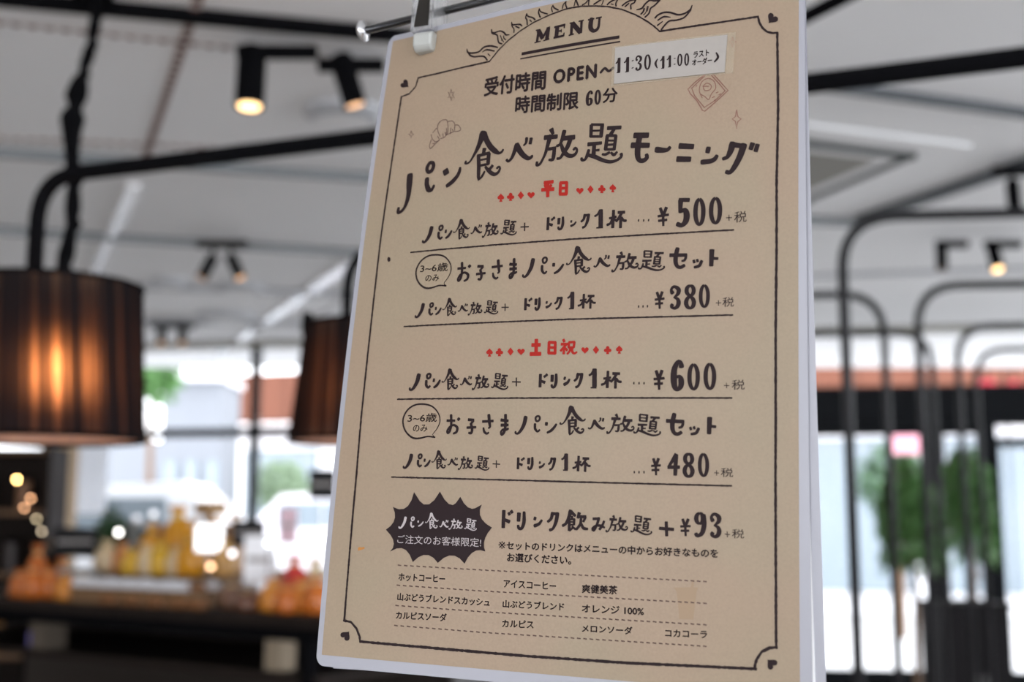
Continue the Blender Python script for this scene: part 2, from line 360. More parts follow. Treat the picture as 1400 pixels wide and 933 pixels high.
# air conditioning cassette
P1 = at_height(1085, 165, CEIL); P2 = at_height(1328, 196, CEIL); P3 = at_height(1120, 278, CEIL)
e1 = (P2 - P1).normalized(); ac_ang = math.atan2(e1.y, e1.x); nrm = Vector((e1.y, -e1.x, 0))
nrm = nrm if nrm.y > 0 else -nrm
SZ = .98; cc = P2 - e1 * SZ / 2 + nrm * SZ / 2
ac = empty('air_conditioner', (cc.x, cc.y, CEIL), 'white square ceiling air conditioner with a grey grille, right of the menu', 'air conditioner', rz=ac_ang)
fr = MB()
for a in range(4):
    fr.box(Matrix.Rotation(a * math.pi / 2, 3, 'Z') @ Vector((0, SZ / 2 - .06, -.008)), (SZ - (.0 if a % 2 == 0 else .24), .12, .016), a * math.pi / 2)
fr.build('panel', WHITEPL, ac)
for a in range(4):
    MB().box(Matrix.Rotation(a * math.pi / 2, 3, 'Z') @ Vector((0, SZ / 2 - .15, -.022)), (SZ - .26, .02, .02), a * math.pi / 2).build('louvre', mat('slot_dark', (.05, .06, .06), .6), ac)
    MB().box(Matrix.Rotation(a * math.pi / 2, 3, 'Z') @ Vector((0, SZ / 2 - .2, -.012)), (SZ - .34 - (.0 if a % 2 == 0 else .12), .06, .02), a * math.pi / 2).build('inner_frame', WHITEPL, ac)
GR = mat('grille_grey', (.20, .195, .175), .7)
MB().box((0, 0, -.008), (.52, .52, .01)).build('grille_back', GR, ac)
for k in range(16): MB().box((0, -.245 + k * .0327, -.02), (.52, .010, .012)).build('grille_bar', mat('grille_bar_grey', (.30, .29, .26), .6), ac)
# ------------------------------------------------------------------ pipes
p0 = pt(47, 372, 2.16); pc = pt(47, 250, 2.16); hz = pt(105, 243, 2.16).z; q0 = pt(1420, 76, 1.0) - CAM
q = CAM + q0 * ((hz - CAM.z) / q0.z)
pd = (Vector((q.x, q.y, 0)) - Vector((p0.x, p0.y, 0)))
pe = empty('bent_pipe', (p0.x, p0.y, hz), 'long black pipe bent down into the large pleated lampshade', 'pipe')
path = round_path([Vector((0, 0, p0.z - hz - .05)), Vector((0, 0, 0)), Vector((pd.x * 1.25, pd.y * 1.25, 0)), Vector((pd.x * 1.25, pd.y * 1.25, CEIL - hz))], .085, 12)
MB().tube(path, .0145, 14).build('pipe', BLACK, pe, smooth=True)
for k in (1,): MB().lathe([(.05, CEIL - hz), (.05, CEIL - hz - .012), (.014, CEIL - hz - .02)], (pd.x * 1.25, pd.y * 1.25, 0), 20).build('ceiling_flange', BLACK, pe)
# cable and rod dropping from the ceiling to the same shade
t0 = at_height(128, -10, CEIL); t1 = pt(81, 372, 2.2)
cb = empty('lamp_cable', t0, 'thick black wrapped cable dropping from the ceiling to the large lampshade', 'cable')
pth = []; rr = []
for k in range(25):
    t = k / 24; p = t0.lerp(t1, t) - t0; pth.append(p + Vector((math.sin(t * 9) * .012, 0, 0))); rr.append(.013 + (.012 if .40 < t < .66 else .0) * abs(math.sin(k * 1.3)) + .003 * math.sin(k * 2))
MB().tube(pth, rr, 10).build('sleeve', BLACK, cb, smooth=True)
MB().tube([p + Vector((.014 * math.cos(i * 2.1), .014 * math.sin(i * 2.1), 0)) for i, p in enumerate(pth)], .006, 8).build('wound_wire', BLACK, cb, smooth=True)
MB().lathe([(.05, 0), (.05, -.02), (.01, -.035)], n=20).build('ceiling_rose', BLACK, cb)
# pipe crossing behind the top of the sheet, upper right
A = at_height(1080, 34, 2.2); B = at_height(1190, -22, 2.2); d = (B - A)
cp = empty('hanging_pipe', A - d * 1.5, 'dark pipe crossing the ceiling above the upper right corner of the menu', 'pipe')
MB().tube([(0, 0, 0), d * 4.2], .013, 12).build('pipe', BLACK, cp, smooth=True)
for t in (.15, .9): MB().tube([d * 4.2 * t, d * 4.2 * t + Vector((0, 0, CEIL - 2.2))], .005, 8).build('drop_rod', BLACK, cp)
# arches: floor-standing pipe frames
def arch(x0, y0, x1, y1, top, label, r=.0145):
    e = empty('pipe_arch', (x0, y0, 0), label, 'arch', 'black pipe arches dividing the room')
    v = Vector((x1 - x0, y1 - y0, 0))
    MB().tube(round_path([(0, 0, .01), (0, 0, top), v + Vector((0, 0, top)), v + Vector((0, 0, .01))], .15, 12), r, 14).build('pipe', PIPE, e, smooth=True)
    for b in (Vector((0, 0, 0)), v): MB().lathe([(.045, 0), (.045, .008), (.014, .014)], b, 20).build('floor_flange', BLACK, e)
    return e
TOP = 2.10
def legpt(px, Y): return pt(px, 700, Y)
def topY(py): return (TOP - CAM.z) / (pt(700, py, 1.0) - CAM).z
yA, yB, yC, yD, yE = topY(297), topY(402), topY(391), topY(455), topY(447)
def mk(px, Y, width, sgn, label):
    a = legpt(px, Y); b = Vector((a.x + sgn * width, a.y - sgn * width * .1, 0)); arch(a.x, a.y, b.x, b.y, TOP, label)
mk(1165, yA, 1.25, 1, 'nearest and tallest looking black pipe arch right of the menu')
mk(1219, yB, 1.15, -1, 'black pipe arch whose right leg stands just right of the nearest arch leg')
mk(1267, yC, 1.25, 1, 'second black pipe arch of the right hand row')
mk(1284, yD, 1.15, -1, 'low looking black pipe arch ending beside the dark door post')
mk(1320, yE, 1.25, 1, 'farthest black pipe arch of the right hand row')
a = legpt(1344, yE * 1.18)
mk(1344, yE * 1.14, 1.25, 1, 'thin black pipe arch behind the farthest right hand one')
# ------------------------------------------------------------------ pleated lampshades
def shade_mat():
    m = bpy.data.materials.new('black_pleated_voile'); m.use_nodes = True; n = m.node_tree; n.nodes.clear(); N = n.nodes.new; K = n.links.new
    o = N('ShaderNodeOutputMaterial'); tc = N('ShaderNodeTexCoord'); sp = N('ShaderNodeSeparateXYZ'); K(tc.outputs['Object'], sp.inputs[0])
    at = N('ShaderNodeMath'); at.operation = 'ARCTAN2'; K(sp.outputs[1], at.inputs[0]); K(sp.outputs[0], at.inputs[1])
    tw = N('ShaderNodeMath'); tw.operation = 'MULTIPLY_ADD'; K(sp.outputs[2], tw.inputs[0]); tw.inputs[1].default_value = .35; K(at.outputs[0], tw.inputs[2])
    cx = N('ShaderNodeMath'); cx.operation = 'COSINE'; K(tw.outputs[0], cx.inputs[0]); sx = N('ShaderNodeMath'); sx.operation = 'SINE'; K(tw.outputs[0], sx.inputs[0])
    cb = N('ShaderNodeCombineXYZ'); K(cx.outputs[0], cb.inputs[0]); K(sx.outputs[0], cb.inputs[1])
    no = N('ShaderNodeTexNoise'); no.inputs['Scale'].default_value = 8; no.inputs['Detail'].default_value = 3; K(cb.outputs[0], no.inputs['Vector'])
    rp = N('ShaderNodeValToRGB'); rp.color_ramp.elements[0].position = .47; rp.color_ramp.elements[1].position = .68; K(no.outputs['Fac'], rp.inputs[0])
    rp.color_ramp.elements[0].color = (0, 0, 0, 1); rp.color_ramp.elements[1].color = (1, 1, 1, 1)
    df = N('ShaderNodeBsdfDiffuse'); geo = N('ShaderNodeNewGeometry'); cm = N('ShaderNodeMix'); cm.data_type = 'RGBA'
    cm.inputs[6].default_value = (.010, .009, .010, 1); cm.inputs[7].default_value = (.36, .27, .25, 1); K(geo.outputs['Backfacing'], cm.inputs[0]); K(cm.outputs[2], df.inputs[0])
    tl = N('ShaderNodeBsdfRefraction'); tl.inputs[0].default_value = (.95, .52, .30, 1); tl.inputs['IOR'].default_value = 1.45; tl.inputs['Roughness'].default_value = .92
    tr = N('ShaderNodeBsdfTransparent'); tr.inputs[0].default_value = (.85, .6, .45, 1)
    s1 = N('ShaderNodeMath'); s1.operation = 'MULTIPLY_ADD'; K(rp.outputs[0], s1.inputs[0]); s1.inputs[1].default_value = .34; s1.inputs[2].default_value = .02
    s2 = N('ShaderNodeMath'); s2.operation = 'MULTIPLY_ADD'; K(rp.outputs[0], s2.inputs[0]); s2.inputs[1].default_value = .08; s2.inputs[2].default_value = .004
    lw = N('ShaderNodeLayerWeight'); lw.inputs[0].default_value = .5; iv = N('ShaderNodeMath'); iv.operation = 'SUBTRACT'; iv.inputs[0].default_value = 1; K(lw.outputs['Facing'], iv.inputs[1])
    pw = N('ShaderNodeMath'); pw.operation = 'POWER'; K(iv.outputs[0], pw.inputs[0]); pw.inputs[1].default_value = 2.5
    s1b = N('ShaderNodeMath'); s1b.operation = 'MULTIPLY'; K(s1.outputs[0], s1b.inputs[0]); K(pw.outputs[0], s1b.inputs[1]); s1 = s1b
    s2b = N('ShaderNodeMath'); s2b.operation = 'MULTIPLY'; K(s2.outputs[0], s2b.inputs[0]); K(pw.outputs[0], s2b.inputs[1]); s2 = s2b
    m1 = N('ShaderNodeMixShader'); K(s1.outputs[0], m1.inputs[0]); K(df.outputs[0], m1.inputs[1]); K(tl.outputs[0], m1.inputs[2])
    m2 = N('ShaderNodeMixShader'); K(s2.outputs[0], m2.inputs[0]); K(m1.outputs[0], m2.inputs[1]); K(tr.outputs[0], m2.inputs[2]); K(m2.outputs[0], o.inputs[0])
    return m
SHADE = shade_mat()
def lamp(c, r_top, r_bot, h, label, hang, turn=0.):
    """c: centre of the bottom opening"""
    e = empty('pendant_lamp', c, label, 'lamp', 'black pleated lampshades on pipes')
    n = 192; v = []; f = []
    for i in range(5):
        t = i / 4
        for k in range(n):
            r = r_bot + (r_top - r_bot) * t + (.0004 if k % 2 else -.0004); a = 2 * math.pi * k / n; v.append((r * math.cos(a), r * math.sin(a), h * t))
    for i in range(4): f += [(i * n + k, i * n + (k + 1) % n, (i + 1) * n + (k + 1) % n, (i + 1) * n + k) for k in range(n)]
    me = bpy.data.meshes.new('shade'); me.from_pydata(v, [], f); me.update(); me.materials.append(SHADE)
    o = bpy.data.objects.new('shade', me); COL.objects.link(o); o.parent = e; o.rotation_euler.z = turn
    for z, r in ((0, r_bot), (h, r_top)):
        ring = [(r * math.cos(a), r * math.sin(a), z) for a in [2 * math.pi * k / 48 for k in range(49)]]
        MB().tube(ring, .004, 8, False).build('rim', BLACK, e)
    sp = MB()
    for a in (0, 2.1, 4.2): sp.tube([(0, 0, h - .02), (r_top * math.cos(a), r_top * math.sin(a), h)], .002, 6)
    sp.build('spider', BLACK, e)
    MB().tube([(0, 0, h - .02), (.018, 0, h * .58)], .012, 12).build('socket', BLACK, e)
    MB().lathe([(.006, .02), (.008, .012), (.013, -.005), (.014, -.016), (.008, -.028), (0, -.030)], (.018, 0, h * .55), 20).build('bulb', mat('filament_bulb', (1, .7, .4), .2, emit=(1, .50, .16), estr=9), e, smooth=True)
    l = bpy.data.lights.new('bulb_light', 'POINT'); l.energy = 1.05; l.color = (1, .55, .28); l.shadow_soft_size = .03
    lo = bpy.data.objects.new('bulb_light', l); COL.objects.link(lo); lo.parent = e; lo.location = (.018, 0, h * .44)
    MB().tube([(0, 0, h - .02), hang], .006, 8).build('hanger', BLACK, e)
    return e
c = pt(57, 601, 2.12)
lamp(c, .155, .169, .262, 'large black pleated lampshade glowing orange at the left edge', (p0.x - c.x, p0.y - c.y, p0.z - c.z), 4.4)
c2 = pt(508, 604, 2.72)
lp0 = pt(474, 452, 2.72)
lamp(c2, .150, .180, .252, 'second black pleated lampshade, half hidden by the menu sheet', (lp0.x - c2.x, lp0.y - c2.y, lp0.z - c2.z))
hz2 = hz; pe2 = empty('bent_pipe', (lp0.x, lp0.y, hz2), 'black bent pipe holding the second lampshade beside the menu', 'pipe')
ex = Vector((.72, -.10, 0))
MB().tube(round_path([(0, 0, lp0.z - hz2 - .02), (0, 0, 0), ex, ex + Vector((0, 0, CEIL - hz2))], .10, 12), .012, 14).build('pipe', BLACK, pe2, smooth=True)
MB().lathe([(.05, CEIL - hz2), (.05, CEIL - hz2 - .012), (.014, CEIL - hz2 - .02)], ex, 20).build('ceiling_flange', BLACK, pe2)
w0_ = pt(420, 440, 2.74); w1_ = at_height(470, 395, CEIL)
cb2 = empty('lamp_cable', w1_, 'thin cable slanting from the ceiling down to the second lampshade', 'cable')
MB().tube([(0, 0, 0), (w0_ - w1_) * .5 + Vector((0, 0, -.03)), w0_ - w1_, (c2 + Vector((-.1, 0, .255))) - w1_], .004, 8).build('wire', mat('grey_cable', (.12, .12, .12), .5), cb2)
MB().lathe([(.012, .02), (.014, -.02), (.006, -.04)], w0_ - w1_, 12).build('clamp', BLACK, cb2)

# ------------------------------------------------------------------ bread display counter
TZ = .985
Fr = at_height(452, 846, TZ); Fl = at_height(0, 819, TZ)
tu = (Fl - Fr); tu.z = 0; tu.normalize(); tv = Vector((tu.y, -tu.x, 0)); tv = tv if tv.y > 0 else -tv
TL_ = 2.9; TD = .85; TA = math.atan2(tu.y, tu.x)
def tab(px, t):
    """spot on the counter top, t metres behind its front edge, in the column px"""
    d = pt(px, 800, 1.0) - CAM; d.z = 0; o = Fr + tv * t; o.z = 0
    # CAM + d*k = o + tu*s
    den = d.x * tu.y - d.y * tu.x; k = (o.x * tu.y - o.y * tu.x) / den
    return Vector((d.x * k, d.y * k, TZ))
def mpx(Y): return Y / FPX
mid = Fr + tu * TL_ / 2 + tv * TD / 2
tb = empty('display_counter', (mid.x, mid.y, 0), 'dark bakery display counter covered with packed bread', 'counter', rz=TA)
MB().box((0, 0, TZ - .02), (TL_, TD, .04)).build('top', WOODDK, tb, bevel=.004)
sg = 1 if (Matrix.Rotation(TA, 3, 'Z') @ Vector((0, 1, 0))).dot(tv) > 0 else -1
for x in (-TL_ / 2 + .14, TL_ / 2 - .1):
    for y in (-TD / 2 + .05, TD / 2 - .05): MB().box((x, y, (TZ - .04) / 2), (.04, .04, TZ - .04)).build('leg', BLACK, tb)
MB().box((0, -sg * (TD / 2 - .03), TZ - .06), (TL_ - .1, .02, .05)).build('apron', BLACK, tb)
MB().box((0, 0, TZ - .21), (TL_ - .2, TD - .1, .025)).build('shelf', WOODDK, tb)
MB().box((0, sg * (TD / 2 - .06), TZ - .45), (TL_ - .2, .02, .8)).build('back_panel', mat('dark_brown_panel', (.022, .015, .012), .6), tb)
MB().box((0, 0, .2), (TL_ - .2, TD - .1, .025)).build('shelf', WOODDK, tb)
for px, w, h, nm, col, lab in [(386, .075, .13, 'paper_box', (.30, .24, .17), 'beige paper box on the shelf under the right end of the counter'), (70, .10, .17, 'paper_box', (.10, .08, .06), 'brown box on the shelf under the left part of the counter'), (50, .045, .07, 'jar', (.16, .14, .5), 'small blue violet jar on the shelf under the counter')]:
    p = tab(px, .12); z = TZ - .21 + .0125
    if nm == 'jar':
        o = empty('jar', (p.x, p.y, z), lab, 'jar'); MB().lathe([(w * .4, 0), (w * .5, .01), (w * .5, h * .8), (w * .35, h * .9)], n=16).build('body', mat('violet_glass', col, .2), o); MB().lathe([(w * .4, h * .88), (w * .4, h)], n=16).build('lid', CHROME, o)
    else:
        o = empty(nm, (p.x, p.y, z), lab, 'box', rz=TA); MB().box((0, 0, h * .46), (w, w, h * .92)).build('body', mat('box_%s' % px, col, .8), o); MB().box((0, 0, h * .96), (w * 1.04, w * 1.04, h * .08)).build('lid', mat('box_%s' % px, col, .8), o)

def wrapped(px, t, w, h, col, label, base=TZ, tie=(.8, .7, .3), name='wrapped_bread'):
    h *= 1.12; w *= 1.05
    p = tab(px, t); p.z = base; e = empty(name, p, label, 'packet', 'packed breads on the counter', TA + random.uniform(-.3, .3))
    k = MB(); prof = [(.46, 0), (.54, .08), (.56, .38), (.50, .66), (.26, .80), (.15, .83), (.34, 1.0)]; n = 16; v = []; f = []
    for r, z in prof:
        for i in range(n):
            a = 2 * math.pi * i / n; q = r * w * (1 + .10 * math.sin(3 * a + z * 4) + random.uniform(-.04, .04)); v.append((q * math.cos(a), q * math.sin(a) * .75, z * h))
    for j in range(len(prof) - 1): f += [(j * n + i, j * n + (i + 1) % n, (j + 1) * n + (i + 1) % n, (j + 1) * n + i) for i in range(n)]
    f.append(tuple(range(n))[::-1]); k.add(v, f)
    k.build('bag', mat('wrap_%.2f_%.2f_%.2f' % col, col, .35, noise=.35, scale=25, coat=.4), e, smooth=True)
    MB().lathe([(.17 * w, .80 * h), (.19 * w, .82 * h), (.17 * w, .85 * h)], n=12).build('tie', mat('tie_%.1f' % tie[1], tie, .4), e)
    return e
def loaf(px, t, l, w, h, col, label, base=TZ, rz=0):
    p = tab(px, t); p.z = base; e = empty('bread_loaf', p, label, 'bread', 'unwrapped breads on the counter', TA + rz)
    k = MB(); n = 14; v = []; f = []; m_ = 9
    for j in range(m_):
        x = -l / 2 + l * j / (m_ - 1); s = math.sqrt(max(.04, 1 - (2 * j / (m_ - 1) - 1) ** 4))
        for i in range(n):
            a = 2 * math.pi * i / n; v.append((x, math.cos(a) * w / 2 * s, max(0, h * .42 + math.sin(a) * h * .58 * s)))
    for j in range(m_ - 1): f += [(j * n + i, j * n + (i + 1) % n, (j + 1) * n + (i + 1) % n, (j + 1) * n + i) for i in range(n)]
    f += [tuple(range(n)), tuple(range((m_ - 1) * n, m_ * n))[::-1]]; k.add(v, f); k.build('crust', mat('crust_%.2f_%.2f' % col[:2], col, .5, noise=.45, scale=30, bump=.4), e, smooth=True)
    for q in (-.25, 0, .25): MB().box((q * l, 0, h * .985), (l * .04, w * .5, h * .06), .5).build('score', mat('pale_crumb', (.6, .42, .2), .8), e)
    return e
def card(px, t, w, h, z, col, label, name='price_card', tilt=0.):
    p = tab(px, t); e = empty(name, (p.x, p.y, TZ), label, 'card', rz=math.atan2(p.y, p.x) - math.pi / 2 + tilt); w *= 1.15; h *= 1.15
    MB().box((0, 0, z + h / 2), (w, .006, h)).build('board', mat('card_%.2f_%.2f' % col[:2], col, .6, spec=.2), e)
    MB().box((0, -.006, z + h / 2), (w * .8, .002, h * .12)).build('printed_line', mat('card_print', (.35, .33, .32), .6), e)
    MB().tube([(0, .006, 0), (0, .006, z + h * .3)], .004, 8).build('stem', CHROME, e)
    MB().lathe([(.03, 0), (.03, .005), (.006, .009)], (0, .006, 0), 16).build('foot', CHROME, e)
    return e
OR = (.62, .16, .02); OR2 = (.75, .28, .04); YE = (.74, .33, .012); YE2 = (.85, .46, .03); CR = (.75, .58, .36); BR = (.22, .09, .03); RE = (.6, .04, .03)
for i, (px, t, w, h, c_) in enumerate([(28, .12, .10, .10, OR), (50, .25, .09, .19, OR), (44, .10, .09, .12, OR), (66, .14, .10, .11, OR), (84, .28, .09, .14, OR), (90, .10, .10, .09, OR2), (112, .12, .10, .09, CR)]):
    wrapped(px, t, w, h, c_, ['small orange packet nearest the left edge of the counter', 'tall pointed orange packet at the left of the counter', 'orange packet in front of the tall pointed one', 'orange packet right of the tall pointed one', 'orange packet behind the small yellowish ones', 'amber packet between the orange ones and the cream one', 'cream packet left of the bread tray'][i])
# tray with white liner and breads
pa_, pb_ = tab(122, .12), tab(278, .12); cx = (pa_ + pb_) / 2; wd = (pb_ - pa_).length
tr = empty('bread_tray', (cx.x, cx.y, TZ), 'long wicker tray with a shiny white liner of breads on the counter', 'tray', rz=TA)
WICK = mat('wicker', (.20, .11, .05), .7, noise=.4, scale=60, bump=.5)
MB().box((0, 0, .008), (wd, .16, .016)).build('base', WICK, tr)
for s in (-1, 1):
    MB().box((0, s * .08, .03), (wd, .014, .06)).build('side', WICK, tr); MB().box((s * wd / 2, 0, .03), (.014, .16, .06)).build('end', WICK, tr)
ln_ = MB(); nx = 24
v = []; f = []
for i in range(nx + 1):
    x = -wd / 2 + wd * i / nx
    for y, z in ((-.088, .062 + .012 * random.random()), (-.07, .085 + .01 * random.random()), (-.06, .03), (.06, .03), (.07, .09 + .01 * random.random()), (.088, .066)): v.append((x, y, z))
for i in range(nx): f += [(i * 6 + k, i * 6 + k + 1, (i + 1) * 6 + k + 1, (i + 1) * 6 + k) for k in range(5)]
ln_.add(v, f).build('liner', mat('shiny_white_liner', (.85, .86, .9), .15, coat=1), tr)
for i, px in enumerate((140, 165, 192, 218, 245, 265)):
    loaf(px, .12, .10, .07, .06, BR if i % 2 else (.38, .18, .06), ['brown roll at the left end of the white lined tray', 'golden roll second from the left in the tray', 'brown roll left of the middle in the tray', 'golden roll right of the middle in the tray', 'brown roll second from the right in the tray', 'golden roll at the right end of the tray'][(0, 1, 2, 3, 4, 5)[i]], TZ + .031, .8)
for i, px in enumerate((150, 182, 214, 246, 272)):
    loaf(px, .035, .10, .05, .04, BR, ['short dark loaf in front of the tray, leftmost', 'short dark loaf in front of the tray, second from the left', 'short dark loaf in front of the middle of the tray', 'short dark loaf in front of the tray, second from the right', 'short dark loaf in front of the tray, rightmost'][i])
# riser with yellow bags
ra, rb = tab(150, .42), tab(322, .42); cr = (ra + rb) / 2; rw = (rb - ra).length; RZ = TZ + .10
ri = empty('display_riser', (cr.x, cr.y, TZ), 'low wooden riser behind the tray carrying yellow packets', 'riser', rz=TA)
MB().box((0, 0, .09), (rw, .3, .02)).build('board', WOODMD, ri)
for s in (-1, 1): MB().box((s * (rw / 2 - .02), 0, .04), (.02, .28, .08)).build('side', WOODMD, ri)
for i, (px, t, w, h, c_) in enumerate([(144, .38, .10, .12, CR), (166, .40, .10, .11, (.75, .3, .1)), (178, .30, .09, .09, YE2), (199, .30, .08, .11, CR), (205, .48, .11, .18, YE), (218, .32, .10, .12, YE2), (240, .51, .14, .25, YE), (260, .33, .12, .15, YE), (290, .47, .11, .20, YE), (307, .35, .10, .13, (.6, .33, .1)), (240, .32, .09, .10, CR), (319, .52, .08, .22, (.45, .24, .1))]):
    wrapped(px, t, w, h, c_, ['cream bag at the left end of the wooden riser', 'reddish packet second from the left on the riser', 'small bright yellow packet at the front of the riser, left', 'narrow cream packet at the front of the riser', 'large golden bag left of the tallest one on the riser', 'bright yellow packet in front of the large golden bag', 'tallest golden bag at the middle of the riser', 'wide golden bag in front and right of the tallest one', 'golden bag behind the wide one on the riser', 'brownish packet near the right end of the riser', 'cream packet in front of the tallest golden bag', 'tall brown bag at the right end of the riser'][i], RZ)
wc = tab(284, .68)
bx = empty('wooden_crate', (wc.x, wc.y, TZ), 'small wooden crate on a post above the golden bags', 'crate', rz=TA)
MB().box((0, 0, .17), (.03, .03, .34)).build('post', WOODMD, bx); MB().box((0, 0, .37), (.10, .09, .06)).build('box', mat('light_wood', (.42, .26, .12), .6), bx)
for k in range(3): MB().box((0, -.047, .35 + k * .02), (.10, .004, .015)).build('slat', mat('light_wood', (.42, .26, .12), .6), bx)
g = tab(284, .30); sq = empty('light_box', (g.x, g.y, TZ), 'white square card with an added glow standing among the golden bags', 'glow card', rz=math.atan2(g.y, g.x) - math.pi / 2)
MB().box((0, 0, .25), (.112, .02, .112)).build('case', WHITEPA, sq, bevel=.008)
MB().box((0, -.0105, .25), (.100, .002, .100)).build('glow_face', mat('white_glow_face', (.9, .9, .9), .5, emit=(.95, .98, 1), estr=1.6), sq)  # glow added to the card face in place of a window reflection
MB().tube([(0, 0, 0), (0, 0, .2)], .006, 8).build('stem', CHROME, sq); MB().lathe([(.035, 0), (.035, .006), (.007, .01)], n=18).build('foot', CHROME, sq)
for k_, (px, py, col, s_, lab) in enumerate([(159, 731, (1, .97, .92), 7, 'small white glowing bead, an added highlight, above the left end of the riser'), (287, 778, (1, .6, .3), 5, 'small orange glowing bead, an added highlight, in front of the golden bags'), (366, 746, (.8, .9, 1), 6, 'small bluish glowing bead, an added highlight, beside the tall white card'), (316, 760, (.9, .93, 1), 4, 'small pale glowing bead, an added highlight, left of the tall white card')]):  # glowing beads added in place of small round highlights, no lamps here
    b_ = tab(px, .2); g = pt(px, py, b_.y); e = empty('glow_bulb', (b_.x, b_.y, TZ), lab, 'bulb')
    MB().tube([(0, 0, 0), (0, 0, g.z - TZ)], .002, 6).build('stem', BLACK, e); MB().lathe([(.02, 0), (.02, .004), (.003, .006)], n=14).build('foot', BLACK, e)
    MB().lathe([(0, -.010), (.007, -.007), (.010, 0), (.007, .007), (0, .010)], (0, 0, g.z - TZ + .008), n=12).build('globe', mat('counter_glint_%d' % k_, (1, 1, 1), .4, emit=col, estr=s_), e, smooth=True)
card(100, .33, .16, .10, .17, (.006, .006, .007), 'black board standing above the orange packets', 'notice_board')
card(338, .40, .11, .085, .22, (.006, .006, .007), 'small black board right of the white square card', 'notice_board')
card(353, .22, .095, .15, .09, (.9, .9, .92), 'tall white card right of the golden bags', tilt=.15)
card(392, .45, .06, .12, .23, (.78, .55, .62), 'pale pink card near the edge of the menu sheet')
card(438, .5, .09, .10, .40, (.01, .01, .012), 'black square sign touching the left edge of the menu sheet', 'notice_board')
g = tab(106, .22); gb = empty('grey_box', (g.x, g.y, TZ), 'pale grey box under the black board', 'box', rz=TA)
MB().box((0, 0, .055), (.14, .1, .11)).build('body', mat('grey_card', (.34, .34, .33), .7), gb); MB().box((0, 0, .115), (.145, .105, .012)).build('lid', mat('grey_card', (.34, .34, .33), .7), gb)
for i, (px, t, w, h, c_) in enumerate([(318, .14, .11, .09, (.20, .10, .06)), (338, .10, .11, .07, (.16, .07, .04)), (372, .12, .10, .10, OR2), (392, .10, .10, .09, OR), (412, .14, .10, .10, OR2), (432, .12, .10, .11, OR), (402, .28, .09, .17, RE), (430, .33, .09, .16, CR), (382, .30, .10, .12, (.30, .15, .08)), (446, .3, .09, .13, (.7, .72, .7))]):
    wrapped(px, t, w, h, c_, ['dark brown packet right of the tray', 'low dark packet in front of the tall white card', 'amber packet right of the tall white card', 'orange packet left of the middle in the right hand cluster', 'amber packet in the middle of the right hand cluster', 'orange packet nearest the menu sheet', 'red packet behind the right hand orange cluster', 'cream packet behind the right hand orange cluster', 'brown packet behind the amber one', 'whitish packet at the edge of the menu sheet'][i])
g = tab(150, .62)
hp = empty('potted_herb', (g.x, g.y, TZ), 'green potted herb behind the riser under the large lampshade', 'plant')
MB().lathe([(.04, 0), (.055, .12), (.05, .12), (.04, .10)], n=20).build('pot', mat('clay_pot', (.3, .14, .08), .8), hp)
k = MB(); leaf_blob(k, (0, 0, .28), (.06, .06, .13), 260, .035); tag(k.build('foliage', LEAF2, hp), kind='stuff')
MB().tube([(0, 0, .1), (0, 0, .3)], .006, 8).build('stem', LEAF, hp)
for i, (px, t, h) in enumerate([(182, .66, .34), (232, .66, .30), (205, .68, .36)]):
    g = tab(px, t); b = empty('bottle', (g.x, g.y, TZ), ['grey bottle right of the potted herb', 'dark green bottle behind the tallest golden bag', 'pale bottle between the grey one and the dark green one'][i], 'bottle')
    MB().lathe([(.035, 0), (.04, .01), (.04, h * .6), (.015, h * .78), (.014, h * .95)], n=20).build('body', mat('bottle_%d' % i, [(.25, .26, .24), (.03, .06, .03), (.5, .5, .45)][i], .15, coat=1), b, smooth=True)
    MB().lathe([(.017, h * .93), (.017, h)], n=14).build('cap', CHROME, b)

rk0, rk1 = tab(60, .80), tab(330, .80); rc = (rk0 + rk1) / 2; rkw = (rk1 - rk0).length
rk = empty('rear_rack', (rc.x, rc.y, TZ), 'low dark rack along the rear edge of the counter carrying boxes', 'rack', rz=TA)
MB().box((0, 0, .15), (rkw, .12, .015)).build('board', WOODDK, rk)
for s in (-1, 0, 1): MB().box((s * (rkw / 2 - .02), 0, .072), (.02, .11, .144)).build('support', BLACK, rk)
for i, (px, w, h, c_) in enumerate([(72, .07, .08, (.10, .07, .05)), (96, .08, .13, (.03, .03, .035)), (120, .07, .10, (.25, .16, .08)), (143, .07, .15, (.02, .02, .022)), (173, .09, .16, (.14, .14, .135)), (200, .08, .12, (.03, .05, .035)), (226, .09, .14, (.42, .22, .16)), (252, .08, .17, (.5, .3, .16)), (280, .08, .11, (.55, .38, .06)), (306, .08, .15, (.2, .1, .05)), (326, .05, .11, (.5, .5, .48))]):
    p = tab(px, .80); e = empty('carton', (p.x, p.y, TZ + .1575), ['small brown', 'black', 'tan', 'tall black', 'grey', 'dark green', 'reddish', 'tall light brown', 'mustard', 'dark brown', 'narrow pale'][i] + ' carton on the rear rack of the counter', 'box', 'cartons on the rear rack', TA)
    m_ = mat('carton_%d' % i, c_, .6, noise=.2); MB().box((0, 0, h * .45), (w, .08, h * .9)).build('body', m_, e); MB().box((0, 0, h * .94), (w * 1.03, .084, h * .1)).build('lid', m_, e)

